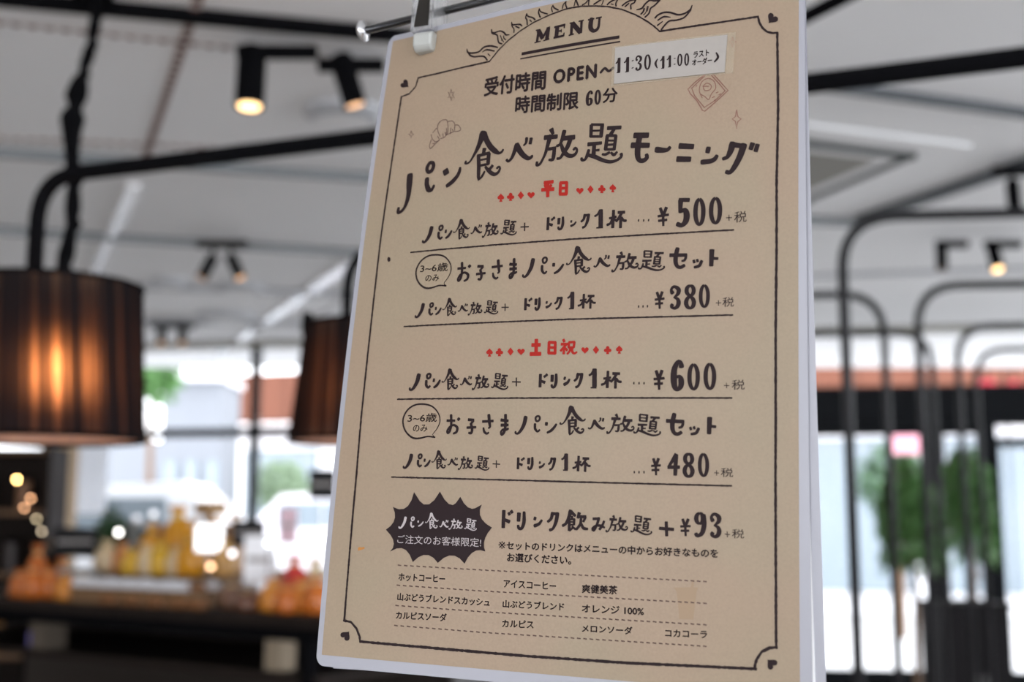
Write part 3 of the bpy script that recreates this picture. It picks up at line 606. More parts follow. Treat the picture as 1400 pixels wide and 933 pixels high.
# ------------------------------------------------------------------ dark cabinet with small lamps, far left
c = pt(-5, 700, 7.3)
cab = empty('shelf_cabinet', (c.x, 7.3, 0), 'tall dark shelf cabinet with small warm lamps at the left edge', 'cabinet')
MB().box((0, .15, .86), (.7, .03, 1.72)).build('back_panel', WOODDK, cab)
for x in (-.34, .34): MB().box((x, 0, .86), (.03, .3, 1.72)).build('side_panel', WOODDK, cab)
for z in (.1, .55, 1.0, 1.35, 1.70): MB().box((0, 0, z), (.66, .28, .025)).build('shelf', WOODMD, cab)
k = MB(); leaf_blob(k, (0, 0, 1.15), (.25, .1, .1), 60, .07)
for i, (px, py, col, s) in enumerate([(23, 656, (1, .62, .2), 10), (42, 682, (1, .5, .25), 2.5), (33, 695, (1, .5, .25), 2.0), (50, 710, (1, .8, .5), 1.2), (57, 727, (1, .8, .55), 1.2)]):
    g = pt(px, py, 7.08)
    o = MB().lathe([(0, -.008), (.006, -.005), (.008, 0), (.006, .005), (0, .008)], n=12).build('glow_bulb', mat('glow_%d' % i, (1, .8, .6), .4, emit=col, estr=s * 4), None, loc=g)
    tag(o, ['gold glowing bulb, highest on the dark cabinet', 'faint pinkish bulb below the gold one', 'faint pinkish bulb left of the other faint one', 'dim pale bulb low on the dark cabinet', 'dim pale bulb lowest on the dark cabinet'][i], 'bulb', 'small bulbs strung on the dark cabinet')
    MB().tube([(0, 0, .006), (0, 0, .05), (0, .09, .05)], .0015, 6).build('wire', BLACK, o)
for i in range(9):
    g = (c.x - .22 + .055 * i, 7.3 - .03, [.1125, .5625, 1.0125, 1.3625][i % 4])
    o = empty('canister', g, ['dark', 'brown', 'amber'][i % 3] + ' canister ' + ['on the bottom shelf', 'on the second shelf', 'on the middle shelf', 'on the upper shelf'][i % 4] + ' of the dark cabinet' + [', left end', ', left end', ', left end', ', left end', ', centre', ', centre', ', centre', ', centre', ', right end'][i], 'canister')
    MB().lathe([(.035, 0), (.038, .01), (.038, .16), (.03, .17)], n=18).build('body', mat('can_%d' % (i % 3), [(.04, .03, .03), (.2, .1, .05), (.4, .2, .06)][i % 3], .4), o); MB().lathe([(.032, .168), (.032, .19)], n=18).build('lid', BLACK, o)

# ------------------------------------------------------------------ plants and cabinet by the doors
def weeping(px, Y, ztop, zlow, r, label, n):
    g = pt(px, 700, Y); e = empty('potted_tree', (g.x, Y, 0), label, 'plant')
    MB().lathe([(.13, 0), (.17, .32), (.16, .32), (.14, .28)], n=24).build('pot', mat('dark_planter', (.03, .03, .032), .6), e)
    MB().lathe([(.145, .28), (0, .29)], n=20).build('soil', mat('soil', (.03, .02, .012), .95), e)
    MB().tube([(0, 0, .28), (.02, 0, ztop * .5), (-.01, 0, ztop * .93)], [.022, .018, .01]).build('trunk', WOODMD, e)
    st = MB(); k = MB()
    for _ in range(n):
        a = random.uniform(0, 6.28); q = r * random.random() ** .5; x, y = q * math.cos(a), q * math.sin(a)
        z1 = ztop - .5 * (q / r) ** 2 * .4 - random.random() * .1; z0 = zlow + random.random() * (z1 - zlow) * .6
        st.tube([(0, 0, ztop * .9), (x * .7, y * .7, z1), (x, y, z0)], .002, 4, False)
        z = z1
        while z > z0:
            d = Vector((random.uniform(-1, 1), random.uniform(-1, 1), -1.2)).normalized() * .075; w = d.cross(Vector((random.uniform(-1, 1), random.uniform(-1, 1), .3))).normalized() * .016
            p = Vector((x * (.75 + .25 * (z1 - z) / (z1 - z0 + .01)), y, z)); k.add([p, p + d * .4 + w, p + d, p + d * .4 - w], [(0, 1, 2, 3)]); z -= .022
    tag(st.build('twigs', WOODMD, e), kind='stuff'); tag(k.build('foliage', LEAF, e), kind='stuff')
weeping(1243, 7.3, 1.72, 1.02, .20, 'leafy green potted tree drooping behind the black arches, left one', 75)
weeping(1322, 7.75, 1.82, 1.03, .18, 'leafy green potted tree drooping beside the dark door post, right one', 60)
g0 = pt(1291, 826, 6.3); g1 = pt(1383, 826, 6.3)
cw = g1.x - g0.x; cabz = g0.z
sb = empty('side_cabinet', ((g0.x + g1.x) / 2, 6.5, 0), 'black side cabinet standing in front of the doors at lower right', 'cabinet')
MB().box((0, 0, cabz / 2), (cw, .36, cabz - .03)).build('body', mat('black_lacquer', (.010, .009, .010), .6, spec=.1), sb)
MB().box((0, 0, cabz - .012), (cw + .02, .38, .024)).build('top', MATS['black_lacquer'], sb)
for s in (-1, 1):
    dd = MB().box((s * cw * .25, -.185, cabz / 2), (cw * .46, .015, cabz - .1)).build('door', MATS['black_lacquer'], sb)
    MB().tube([(s * .02, -.205, cabz * .5), (s * .02, -.205, cabz * .62)], .004, 8).build('handle', CHROME, dd)
GLYPHS={
 'pa':[("c",[(27,74,15.8),(28,57,15.2),(29,39,11.9),(26,22,9.6),(20,10,7.3),(12,4,7.3),(5,4,8.5),(5,11,7.3)]),("c",[(76,62,11.3),(77,52,11.3),(83,42,11.9),(91,40,7.9),(96,47,6.8)]),("o",[(84,96,7.9),(87,95,8.3),(89,93,8.7),(90,89,9.0),(90,86,9.0),(88,82,9.0),(86,79,8.7),(83,78,8.3),(80,77,7.9),(77,78,8.3),(74,81,8.7),(73,84,9.0),(73,88,9.0),(75,91,9.0),(77,94,8.7),(80,96,8.3),(84,96,7.9)])],
 'n':[("l",[(15,74,33.1),(32,83,34.5)]),("c",[(38,11,22.1),(61,27,23.5),(83,53,20.7),(91,75,19.3),(92,86,15.2)])],
 'eat':[("c",[(43,91,18.9),(38,79,12.7),(32,66,9.8),(24,53,6.2),(15,41,4.5),(8,38,4.5),(3,39,5.3),(4,42,4.9)]),("c",[(47,92,12.7),(54,79,12.3),(65,65,12.3),(78,55,11.1),(88,50,6.2),(95,52,5.3),(97,55,4.9)]),("l",[(50,63,9.8),(48,52,7.4)]),("l",[(36,51,9.0),(39,28,9.4),(40,7,7.8),(40,1,1.6)]),("l",[(33,50,7.0),(64,53,7.0)]),("l",[(62,52,9.4),(62,31,9.0)]),("l",[(39,41,4.5),(61,42,4.5)]),("l",[(40,30,5.7),(63,31,5.7)]),("c",[(40,1,2.1),(48,7,5.3),(54,16,4.9)]),("l",[(74,27,7.0),(67,20,7.0)]),("c",[(57,25,6.2),(68,15,8.6),(80,9,8.2),(89,12,6.2),(93,19,5.3),(90,23,4.9),(86,21,5.3)])],
 'be':[("c",[(37,68,24.5),(31,46,20.1),(22,20,14.9),(11,7,11.4),(5,13,13.1)]),("c",[(39,68,26.2),(49,47,26.2),(64,25,23.6),(82,10,19.2),(94,13,13.1),(95,16,13.1)]),("c",[(72,92,14.9),(71,76,12.2),(64,67,8.7)]),("l",[(89,92,15.7),(86,69,15.7)])],
 'free':[("l",[(34,93,13.8),(39,80,8.8)]),("l",[(19,73,13.8),(49,72,12.1)]),("c",[(32,73,14.3),(28,54,11.6),(23,32,8.8),(17,17,7.2),(11,6,7.7),(4,4,8.3),(4,10,8.3)]),("l",[(30,42,9.4),(47,43,9.4)]),("c",[(44,42,10.5),(43,23,11.6),(41,14,9.4),(34,14,7.2)]),("c",[(65,81,12.7),(61,63,10.5),(57,51,8.3),(51,48,8.3)]),("l",[(62,65,13.8),(90,65,13.2)]),("c",[(81,63,13.2),(75,43,12.7),(66,27,10.5),(59,16,7.7),(53,15,7.7)]),("c",[(60,49,8.8),(66,33,12.7),(76,21,12.1),(87,18,10.5),(95,23,8.3),(97,32,7.2),(93,37,7.2),(90,34,7.2)])],
 'topic':[("l",[(23,95,9.2),(23,68,9.2)]),("l",[(23,96,6.7),(52,92,7.2)]),("l",[(49,92,10.2),(47,65,10.2)]),("l",[(27,81,5.1),(49,79,5.1)]),("l",[(22,68,6.7),(49,65,6.7)]),("l",[(62,83,10.2),(93,81,9.7)]),("l",[(78,80,8.7),(69,66,10.8)]),("l",[(62,65,9.7),(59,34,9.7)]),("l",[(60,66,7.2),(83,63,7.2)]),("l",[(82,63,8.7),(79,31,8.7)]),("l",[(62,54,5.1),(80,52,5.1)]),("l",[(61,44,6.1),(80,43,6.1)]),("l",[(57,34,6.7),(80,32,6.7)]),("c",[(67,25,7.2),(59,22,7.2),(53,23,6.1)]),("c",[(73,24,6.1),(79,19,8.2),(85,24,6.1)]),("l",[(17,50,10.8),(49,50,8.2)]),("l",[(32,49,10.2),(31,23,11.3)]),("l",[(34,34,5.6),(44,34,6.7)]),("c",[(19,35,8.2),(16,24,9.2),(11,15,6.7),(4,15,7.7),(3,18,7.2)]),("c",[(18,25,8.2),(35,19,10.8),(52,10,9.7),(70,4,8.7),(86,6,7.2),(96,13,7.2),(96,18,8.7)])],
 'mo':[("l",[(23,90,19.8),(84,86,18.8)]),("l",[(13,60,19.8),(89,54,16.9)]),("c",[(48,88,19.8),(41,58,20.7),(40,29,19.8),(48,11,16.0),(67,8,16.0),(81,16,14.1),(80,23,13.2)])],
 'bar':[("c",[(19,53,93.1),(54,38,76.2),(78,40,59.3),(89,62,55.0)])],
 'ni':[("l",[(24,84,31.3),(87,74,28.3)]),("l",[(15,21,31.3),(75,14,28.3)])],
 'n2':[("l",[(35,80,39.0),(49,77,40.7)]),("c",[(15,15,30.5),(56,16,28.8),(78,25,27.1),(88,38,23.7)])],
 'gu':[("c",[(27,89,22.7),(22,70,19.8),(14,54,14.2),(5,50,12.3)]),("l",[(24,91,17.9),(59,81,15.1)]),("c",[(56,81,22.7),(47,52,20.8),(33,22,17.9),(22,7,14.2),(14,8,14.2)]),("l",[(80,88,17.0),(75,71,15.1)]),("l",[(93,83,15.1),(88,63,14.2)])],
 'pa2':[("c",[(41,84,26.1),(36,52,23.7),(24,21,19.0),(13,7,14.2),(5,10,13.1),(5,15,11.9)]),("c",[(78,52,16.6),(79,32,16.6),(88,18,13.1),(95,25,11.9)]),("o",[(88,94,11.9),(91,93,12.3),(94,90,12.7),(95,86,13.0),(95,81,13.1),(94,76,13.0),(92,72,12.7),(89,69,12.3),(86,68,11.9),(83,69,12.3),(81,72,12.7),(80,77,13.0),(79,82,13.1),(80,87,13.0),(83,91,12.7),(85,93,12.3),(88,94,11.9)])],
 'nn2':[("l",[(15,82,36.6),(28,81,38.5)]),("c",[(33,12,23.1),(57,27,28.9),(80,56,27.0),(91,76,23.1)])],
 'ma':[("l",[(14,72,16.0),(86,68,13.9)]),("l",[(17,49,16.0),(88,50,13.9)]),("c",[(57,92,16.0),(60,44,15.0),(48,18,16.0),(27,7,13.9),(18,19,10.7),(38,30,10.7),(67,29,12.8),(86,33,11.8)])],
 'do':[("l",[(16,90,20.7),(16,10,20.7)]),("l",[(24,48,15.9),(66,38,20.7)]),("l",[(57,81,15.9),(66,71,15.9)]),("l",[(76,90,17.5),(88,81,15.9)])],
 'ri':[("l",[(23,88,24.6),(21,47,22.8)]),("c",[(78,90,19.3),(79,42,22.8),(57,10,19.3),(27,10,19.3),(20,20,17.6)])],
 'n3':[("l",[(18,82,36.7),(33,78,36.7)]),("c",[(30,18,36.7),(66,35,31.0),(87,63,25.4)])],
 'ku':[("c",[(42,89,21.2),(32,64,17.7),(11,51,15.9)]),("l",[(37,90,17.7),(87,89,17.7)]),("c",[(82,88,23.0),(73,51,21.2),(51,17,15.9),(30,9,17.7)])],
 '1':[("l",[(66,88,23.9),(70,12,25.0)]),("l",[(30,8,7.6),(90,8,8.7)]),("c",[(55,86,10.9),(36,69,11.9),(14,63,11.9)])],
 'cup':[("l",[(33,93,14.8),(31,10,16.1)]),("l",[(13,56,12.1),(47,61,12.1)]),("c",[(29,55,13.4),(19,32,12.1),(6,26,13.4)]),("l",[(36,50,12.1),(48,43,12.1)]),("l",[(56,81,14.8),(89,80,14.8)]),("c",[(74,78,14.8),(63,58,14.8),(50,41,12.1)]),("l",[(70,58,14.8),(70,7,14.8)]),("c",[(75,53,13.4),(84,41,13.4),(94,39,13.4)])],
 'se':[("l",[(10,65,19.4),(91,62,17.4)]),("c",[(87,62,15.4),(86,48,14.3),(80,39,13.3),(71,37,11.3)]),("c",[(45,89,22.5),(39,64,23.5),(38,34,22.5),(47,14,18.4),(63,9,17.4),(77,15,17.4)])],
 'tsu':[("l",[(13,81,28.0),(21,56,30.1)]),("l",[(45,86,28.0),(51,64,28.0)]),("c",[(84,63,34.4),(65,26,34.4),(28,15,30.1)])],
 'to':[("l",[(29,86,27.8),(24,12,23.6)]),("l",[(44,46,16.4),(85,44,15.4)])],
 'o':[("l",[(8,68,13.9),(61,68,12.9)]),("c",[(34,92,15.9),(38,47,14.9),(31,18,14.9),(19,7,12.9),(14,17,11.9),(29,37,11.9),(56,46,12.9),(79,34,15.9),(76,14,14.9),(59,6,11.9)]),("l",[(81,79,16.9),(89,72,18.9)])],
 'ko':[("l",[(19,90,20.5),(68,88,19.2)]),("l",[(65,86,19.2),(43,64,15.4)]),("c",[(45,64,19.2),(57,33,20.5),(51,9,18.0),(34,10,16.7)]),("l",[(11,42,18.0),(90,45,16.7)])],
 'sa':[("l",[(10,63,14.7),(91,66,13.7)]),("c",[(56,91,17.7),(62,61,16.7),(68,39,13.7),(60,33,9.8)]),("c",[(20,31,10.8),(27,15,13.7),(46,6,12.8),(58,10,10.8)])],
 'yen':[("l",[(26,91,14.9),(46,58,16.2)]),("l",[(72,92,16.2),(52,58,14.9)]),("l",[(10,53,12.4),(90,57,12.4)]),("l",[(14,31,12.4),(78,33,12.4)]),("l",[(48,57,14.9),(52,6,11.2)])],
 '3':[("c",[(22,71,19.7),(14,81,13.8),(29,92,13.8),(52,92,15.7),(77,81,21.7),(73,65,18.7),(40,50,7.9)]),("c",[(40,50,7.9),(69,43,16.7),(79,28,21.7),(68,13,19.7),(42,7,14.8),(18,13,14.8),(21,18,18.7)])],
 '8':[("o",[(50,93,12.7),(61,92,15.4),(71,88,17.6),(77,81,19.1),(79,74,19.6),(77,67,19.1),(71,61,17.6),(62,57,15.4),(51,56,12.7),(39,58,15.4),(30,62,17.6),(23,68,19.1),(21,75,19.6),(23,83,19.1),(29,88,17.6),(38,92,15.4),(50,93,12.7)]),("o",[(50,49,12.7),(62,47,15.7),(72,42,18.3),(79,35,20.0),(82,27,20.6),(79,19,20.0),(73,12,18.3),(63,8,15.7),(51,6,12.7),(38,8,15.7),(28,13,18.3),(21,20,20.0),(18,28,20.6),(21,36,20.0),(27,43,18.3),(37,48,15.7),(50,49,12.7)])],
 '0':[("o",[(49,94,12.5),(62,90,14.9),(72,80,17.0),(80,66,18.3),(82,49,18.8),(80,33,18.3),(74,19,17.0),(63,9,14.9),(51,6,12.5),(38,10,14.9),(28,19,17.0),(20,34,18.3),(18,51,18.8),(20,67,18.3),(26,81,17.0),(37,91,14.9),(49,94,12.5)])],
 '5':[("l",[(19,92,14.2),(86,89,15.7)]),("l",[(29,90,19.9),(27,52,14.2)]),("c",[(28,53,11.4),(58,57,18.5),(71,42,24.2),(65,21,22.8),(40,9,17.1),(16,12,18.5)])],
 '6':[("c",[(79,81,19.9),(74,92,11.4),(53,92,15.7),(28,71,21.4),(24,40,24.2),(32,15,19.9),(52,7,14.2),(76,17,19.9),(79,36,21.4),(63,47,14.2),(36,43,8.5)])],
 '4':[("l",[(66,89,21.3),(15,39,11.5)]),("l",[(13,39,16.4),(87,40,16.4)]),("l",[(64,88,21.3),(60,9,18.1)])],
 '9':[("o",[(45,92,14.0),(54,91,18.7),(62,87,22.6),(67,81,25.3),(69,74,26.2),(68,67,25.3),(62,60,22.6),(54,56,18.7),(45,55,14.0),(36,56,18.7),(28,60,22.6),(22,66,25.3),(20,73,26.2),(22,80,25.3),(27,86,22.6),(35,90,18.7),(45,92,14.0)]),("c",[(76,83,22.7),(78,51,28.0),(63,21,26.2),(31,9,17.5),(21,14,22.7)])],
 'drink':[("c",[(32,89,21.9),(26,63,17.5),(16,38,14.6),(6,29,14.6)]),("l",[(35,88,18.9),(51,72,13.1)]),("l",[(39,70,11.7),(38,59,11.7)]),("l",[(28,56,14.6),(29,8,16.0)]),("l",[(28,56,10.2),(49,58,10.2)]),("l",[(47,58,13.1),(46,33,13.1)]),("l",[(30,45,8.0),(47,46,8.0)]),("l",[(31,32,8.7),(47,34,8.7)]),("l",[(30,7,10.2),(43,21,10.2)]),("l",[(39,26,10.2),(53,14,11.7)]),("l",[(65,86,17.5),(60,63,13.1)]),("l",[(61,69,14.6),(90,70,16.0)]),("l",[(88,68,14.6),(81,48,11.7)]),("c",[(72,64,13.1),(70,38,14.6),(57,16,13.1)]),("c",[(72,41,13.1),(82,21,16.0),(95,18,13.1)])],
 'mi':[("l",[(13,86,20.5),(59,89,20.5)]),("c",[(53,89,22.8),(42,51,20.5),(20,11,22.8),(11,22,20.5),(34,41,18.2),(66,43,20.5),(92,33,15.9)]),("c",[(90,70,18.2),(78,42,20.5),(63,22,20.5)])],
 'flat':[("l",[(24,89,20.6),(83,90,20.6)]),("l",[(10,51,20.6),(90,49,20.6)]),("l",[(48,89,20.6),(52,10,19.5)]),("l",[(29,77,15.2),(36,63,15.2)]),("l",[(71,74,15.2),(65,60,15.2)])],
 'day':[("l",[(19,89,21.2),(19,15,21.2)]),("l",[(14,89,21.2),(84,86,21.2)]),("l",[(79,87,21.2),(81,11,21.2)]),("l",[(16,54,18.6),(81,51,18.6)]),("l",[(16,16,21.2),(86,13,21.2)])],
 'soil':[("l",[(21,60,21.0),(82,60,21.0)]),("l",[(12,11,22.1),(88,11,22.1)]),("l",[(52,90,21.0),(54,12,21.0)])],
 'holi':[("l",[(20,92,16.6),(27,79,16.6)]),("l",[(9,65,16.6),(43,65,15.4)]),("l",[(39,64,15.4),(7,26,14.2)]),("l",[(26,46,15.4),(25,8,15.4)]),("l",[(32,41,14.2),(44,28,14.2)]),("l",[(51,73,15.4),(52,43,15.4)]),("l",[(51,75,15.4),(83,76,15.4)]),("l",[(82,76,15.4),(79,44,15.4)]),("l",[(52,44,14.2),(79,45,14.2)]),("c",[(60,42,15.4),(58,25,14.2),(47,10,13.0)]),("c",[(71,42,14.2),(72,20,15.4),(83,10,14.2),(95,16,11.8)])],
 'bubble':[("c",[(88,5,3.7),(83,11,1.9),(84,16,1.9),(94,32,2.5),(99,52,3.1),(93,73,3.7),(77,91,4.4),(55,98,5.0),(31,96,5.0),(12,82,5.0),(2,58,5.0),(5,34,5.0),(16,15,5.0),(32,3,5.6),(49,2,5.0),(70,7,4.4),(88,5,4.4)])],
 'plus':[("l",[(0,52,14.2),(100,48,14.2)]),("l",[(48,100,14.2),(52,0,14.2)])],
}
PLACED=[
 ("title","ink","pa",28.74,216.49,21.51,24.66,0.93),
 ("title","ink","n",47.93,219.16,11.43,10.09,0.93),
 ("title","ink","eat",65.38,227.66,21.16,24.24,0.93),
 ("title","ink","be",84.22,227.97,14.17,11.38,0.93),
 ("title","ink","free",102.96,227.98,20.9,18.09,0.93),
 ("title","ink","topic",124.63,226.58,20.04,19.42,0.93),
 ("title","ink","mo",142.37,222.65,10.4,14.09,0.93),
 ("title","ink","bar",152.63,220.76,7.52,3.13,0.93),
 ("title","ink","ni",162.48,218.55,9.55,8.91,0.93),
 ("title","ink","n2",173.08,216.4,7.92,7.82,0.93),
 ("title","ink","gu",186.48,214.33,16.03,14.04,0.93),
 ("price_line","ink","pa2",40.67,192.24,11.62,8.32,1.0304000000000002),
 ("price_line","ink","nn2",49.06,191.46,4.43,4.5,1.0304000000000002),
 ("price_line","ink","eat",56.33,193.1,8.89,9.71,1.12),
 ("price_line","ink","be",64.38,192.47,6.08,4.32,1.12),
 ("price_line","ink","free",71.67,191.85,8.47,7.4,1.12),
 ("price_line","ink","topic",81.05,191.97,8.18,7.63,1.12),
 ("price_line","ink","plus",88.96,191.61,4.01,3.7,1.12),
 ("price_line","ink","pa2",39.65,156.11,10.05,7.19,1.0304000000000002),
 ("price_line","ink","nn2",46.9,155.44,3.83,3.89,1.0304000000000002),
 ("price_line","ink","eat",53.19,156.86,7.69,8.4,1.12),
 ("price_line","ink","be",60.15,156.31,5.26,3.74,1.12),
 ("price_line","ink","free",66.45,155.78,7.32,6.4,1.12),
 ("price_line","ink","topic",74.57,155.88,7.07,6.6,1.12),
 ("price_line","ink","plus",81.41,155.57,3.47,3.2,1.12),
 ("price_line","ink","pa2",40.47,122.92,11.59,8.3,1.0304000000000002),
 ("price_line","ink","nn2",48.84,122.14,4.42,4.49,1.0304000000000002),
 ("price_line","ink","eat",56.09,123.78,8.87,9.69,1.12),
 ("price_line","ink","be",64.13,123.15,6.07,4.31,1.12),
 ("price_line","ink","free",71.4,122.53,8.45,7.38,1.12),
 ("price_line","ink","topic",80.76,122.65,8.16,7.61,1.12),
 ("price_line","ink","plus",88.65,122.29,4.0,3.69,1.12),
 ("price_line","ink","pa2",39.57,87.15,9.93,7.11,1.0304000000000002),
 ("price_line","ink","nn2",46.74,86.49,3.79,3.85,1.0304000000000002),
 ("price_line","ink","eat",52.96,87.89,7.6,8.3,1.12),
 ("price_line","ink","be",59.84,87.35,5.2,3.69,1.12),
 ("price_line","ink","free",66.07,86.82,7.24,6.32,1.12),
 ("price_line","ink","topic",74.08,86.92,6.99,6.52,1.12),
 ("price_line","ink","plus",80.84,86.61,3.43,3.16,1.12),
 ("price_line","ink","do",101.83,192.18,4.26,6.74,1.0),
 ("price_line","ink","ri",106.54,191.87,3.41,6.11,1.0),
 ("price_line","ink","n3",112.38,191.44,3.44,3.12,1.0),
 ("price_line","ink","ku",118.16,192.03,4.4,6.62,1.0),
 ("price_line","ink","1",124.46,192.76,4.75,9.73,0.86),
 ("price_line","ink","cup",132.67,191.94,9.12,9.16,1.0),
 ("price_line","ink","yen",153.5,191.57,5.79,9.04,1.0),
 ("price_line","ink","5",162.34,192.73,6.47,13.19,0.86),
 ("price_line","ink","0",169.13,192.48,5.23,12.18,0.86),
 ("price_line","ink","0",176.0,192.54,5.85,11.88,0.86),
 ("price_line","ink","plus",181.7,189.16,2.36,2.45,1.0),
 ("price_line","ink","do",92.7,156.53,4.03,6.23,1.0),
 ("price_line","ink","ri",97.12,156.4,2.91,5.85,1.0),
 ("price_line","ink","n3",102.29,155.92,3.43,3.33,1.0),
 ("price_line","ink","ku",107.04,156.33,3.99,5.79,1.0),
 ("price_line","ink","1",112.79,157.45,3.57,8.84,0.86),
 ("price_line","ink","cup",120.16,156.7,8.39,7.28,1.0),
 ("price_line","ink","yen",152.59,156.02,4.95,8.09,1.0),
 ("price_line","ink","3",159.35,156.88,4.99,10.44,0.86),
 ("price_line","ink","8",165.65,156.9,5.19,10.69,0.86),
 ("price_line","ink","0",171.68,156.99,4.83,10.06,0.86),
 ("price_line","ink","plus",177.63,153.95,2.13,2.11,1.0),
 ("price_line","ink","do",101.37,122.76,4.36,6.77,1.0),
 ("price_line","ink","ri",106.29,122.56,3.24,6.43,1.0),
 ("price_line","ink","n3",111.98,122.41,3.34,4.08,1.0),
 ("price_line","ink","ku",117.48,122.62,4.27,6.68,1.0),
 ("price_line","ink","1",123.91,123.65,4.03,9.82,0.86),
 ("price_line","ink","cup",132.17,122.87,9.22,8.33,1.0),
 ("price_line","ink","yen",152.91,122.67,5.48,9.1,1.0),
 ("price_line","ink","6",160.66,124.33,5.7,13.33,0.86),
 ("price_line","ink","0",167.53,123.74,5.45,11.36,0.86),
 ("price_line","ink","0",174.29,123.88,5.46,11.33,0.86),
 ("price_line","ink","plus",181.19,120.11,2.1,2.07,1.0),
 ("price_line","ink","do",92.33,87.11,3.8,5.84,1.0),
 ("price_line","ink","ri",96.71,87.17,2.93,5.6,1.0),
 ("price_line","ink","n3",101.83,86.65,3.24,3.1,1.0),
 ("price_line","ink","ku",106.62,87.1,3.58,5.65,1.0),
 ("price_line","ink","1",112.35,88.18,3.32,8.43,0.86),
 ("price_line","ink","cup",119.87,87.44,8.12,7.4,1.0),
 ("price_line","ink","yen",152.09,86.95,4.77,7.79,1.0),
 ("price_line","ink","4",159.57,87.95,6.52,10.39,0.86),
 ("price_line","ink","8",165.75,87.79,5.1,10.36,0.86),
 ("price_line","ink","0",171.91,88.0,4.81,9.9,0.86),
 ("price_line","ink","plus",177.28,84.93,1.88,2.05,1.0),
 ("heading_line","ink","o",59.23,172.95,7.98,9.54,0.9),
 ("heading_line","ink","ko",68.14,172.04,5.77,7.45,0.9),
 ("heading_line","ink","sa",76.28,172.98,6.44,9.37,0.9),
 ("heading_line","ink","ma",84.26,172.85,4.73,9.82,0.9),
 ("heading_line","ink","pa2",95.01,172.89,12.45,9.39,0.8280000000000001),
 ("heading_line","ink","nn2",105.83,171.83,6.4,5.34,0.8280000000000001),
 ("heading_line","ink","eat",115.79,174.75,11.96,12.6,1.062),
 ("heading_line","ink","be",126.57,173.84,7.8,5.43,1.062),
 ("heading_line","ink","free",136.99,173.3,12.35,9.14,1.062),
 ("heading_line","ink","topic",148.75,173.01,11.97,9.29,1.062),
 ("heading_line","ink","se",160.31,173.38,8.87,9.51,0.9),
 ("heading_line","ink","tsu",168.67,170.83,4.69,4.45,0.9),
 ("heading_line","ink","to",175.62,172.88,4.61,8.8,0.9),
 ("heading_line","ink","o",58.82,103.74,7.56,9.14,0.9),
 ("heading_line","ink","ko",67.98,102.87,5.59,7.27,0.9),
 ("heading_line","ink","sa",75.82,103.8,6.36,9.27,0.9),
 ("heading_line","ink","ma",83.85,103.56,4.77,9.78,0.9),
 ("heading_line","ink","pa2",94.78,103.63,12.28,8.78,0.8280000000000001),
 ("heading_line","ink","nn2",105.27,102.48,6.36,5.21,0.8280000000000001),
 ("heading_line","ink","eat",115.31,105.56,11.87,12.49,1.062),
 ("heading_line","ink","be",126.06,104.4,7.65,5.22,1.062),
 ("heading_line","ink","free",136.57,104.47,12.43,8.83,1.062),
 ("heading_line","ink","topic",148.16,104.03,11.99,9.38,1.062),
 ("heading_line","ink","se",159.92,104.28,8.89,9.62,0.9),
 ("heading_line","ink","tsu",168.06,101.9,4.74,4.21,0.9),
 ("heading_line","ink","to",175.28,103.97,4.51,8.68,0.9),
 ("drink_line","ink","do",87.13,63.21,5.58,8.97,0.9),
 ("drink_line","ink","ri",93.42,62.87,4.28,8.1,0.9),
 ("drink_line","ink","n3",100.81,62.51,4.79,4.78,0.9),
 ("drink_line","ink","ku",107.86,62.93,5.56,8.41,0.9),
 ("drink_line","ink","drink",117.57,63.58,11.77,9.59,0.9),
 ("drink_line","ink","mi",127.7,62.5,6.16,6.25,0.9),
 ("drink_line","ink","free",135.75,63.13,9.74,7.47,1.062),
 ("drink_line","ink","topic",146.23,62.97,9.22,8.06,1.062),
 ("drink_line","ink","plus",156.78,61.87,5.85,5.59,1.7),
 ("drink_line","ink","yen",164.65,62.82,5.04,7.78,1.0),
 ("drink_line","ink","9",170.74,64.01,5.6,10.92,0.66),
 ("drink_line","ink","3",177.0,64.0,4.9,10.38,0.86),
 ("drink_line","ink","plus",181.7,60.69,2.06,2.31,1.0),
 ("badge_lettering","pale","pa2",38.68,59.96,8.1,5.76,0.874),
 ("badge_lettering","pale","nn2",45.44,59.78,3.49,2.77,0.874),
 ("badge_lettering","pale","eat",51.18,61.15,6.54,7.17,0.95),
 ("badge_lettering","pale","be",57.31,60.21,4.37,3.41,0.95),
 ("badge_lettering","pale","free",62.89,60.22,6.75,5.03,0.95),
 ("badge_lettering","pale","topic",70.0,60.34,5.94,5.31,0.95),
 ("opening_hours","ink","6",117.68,247.81,3.63,7.29,0.86),
 ("opening_hours","ink","0",121.72,247.78,3.1,7.11,0.86),
 ("label_lettering","ink","1",131.06,261.03,2.44,8.2,0.7051999999999999),
 ("label_lettering","ink","1",135.09,260.78,2.66,8.09,0.7051999999999999),
 ("label_lettering","ink","3",140.73,260.6,3.38,7.36,0.7051999999999999),
 ("label_lettering","ink","0",144.81,260.44,3.38,7.3,0.7051999999999999),
 ("label_lettering","ink","1",151.64,259.42,2.23,6.54,0.7051999999999999),
 ("label_lettering","ink","1",154.62,259.47,2.22,6.25,0.7051999999999999),
 ("label_lettering","ink","0",159.49,259.36,2.53,5.73,0.7051999999999999),
 ("label_lettering","ink","0",162.54,259.14,2.28,5.77,0.7051999999999999),
 ("weekday_heading","red","flat",99.45,207.87,7.36,8.28,1.0),
 ("weekday_heading","red","day",107.1,207.59,4.93,7.04,1.0),
 ("weekend_heading","red","soil",97.15,137.54,6.41,8.02,1.0),
 ("weekend_heading","red","day",104.82,136.89,4.78,6.37,1.0),
 ("weekend_heading","red","holi",112.4,137.28,8.35,7.44,1.0),
 ("age_bubble","ink","bubble",42.73,174.27,19.74,16.22,1.0),
 ("age_bubble","ink","bubble",42.49,105.1,19.7,15.97,1.0),
]
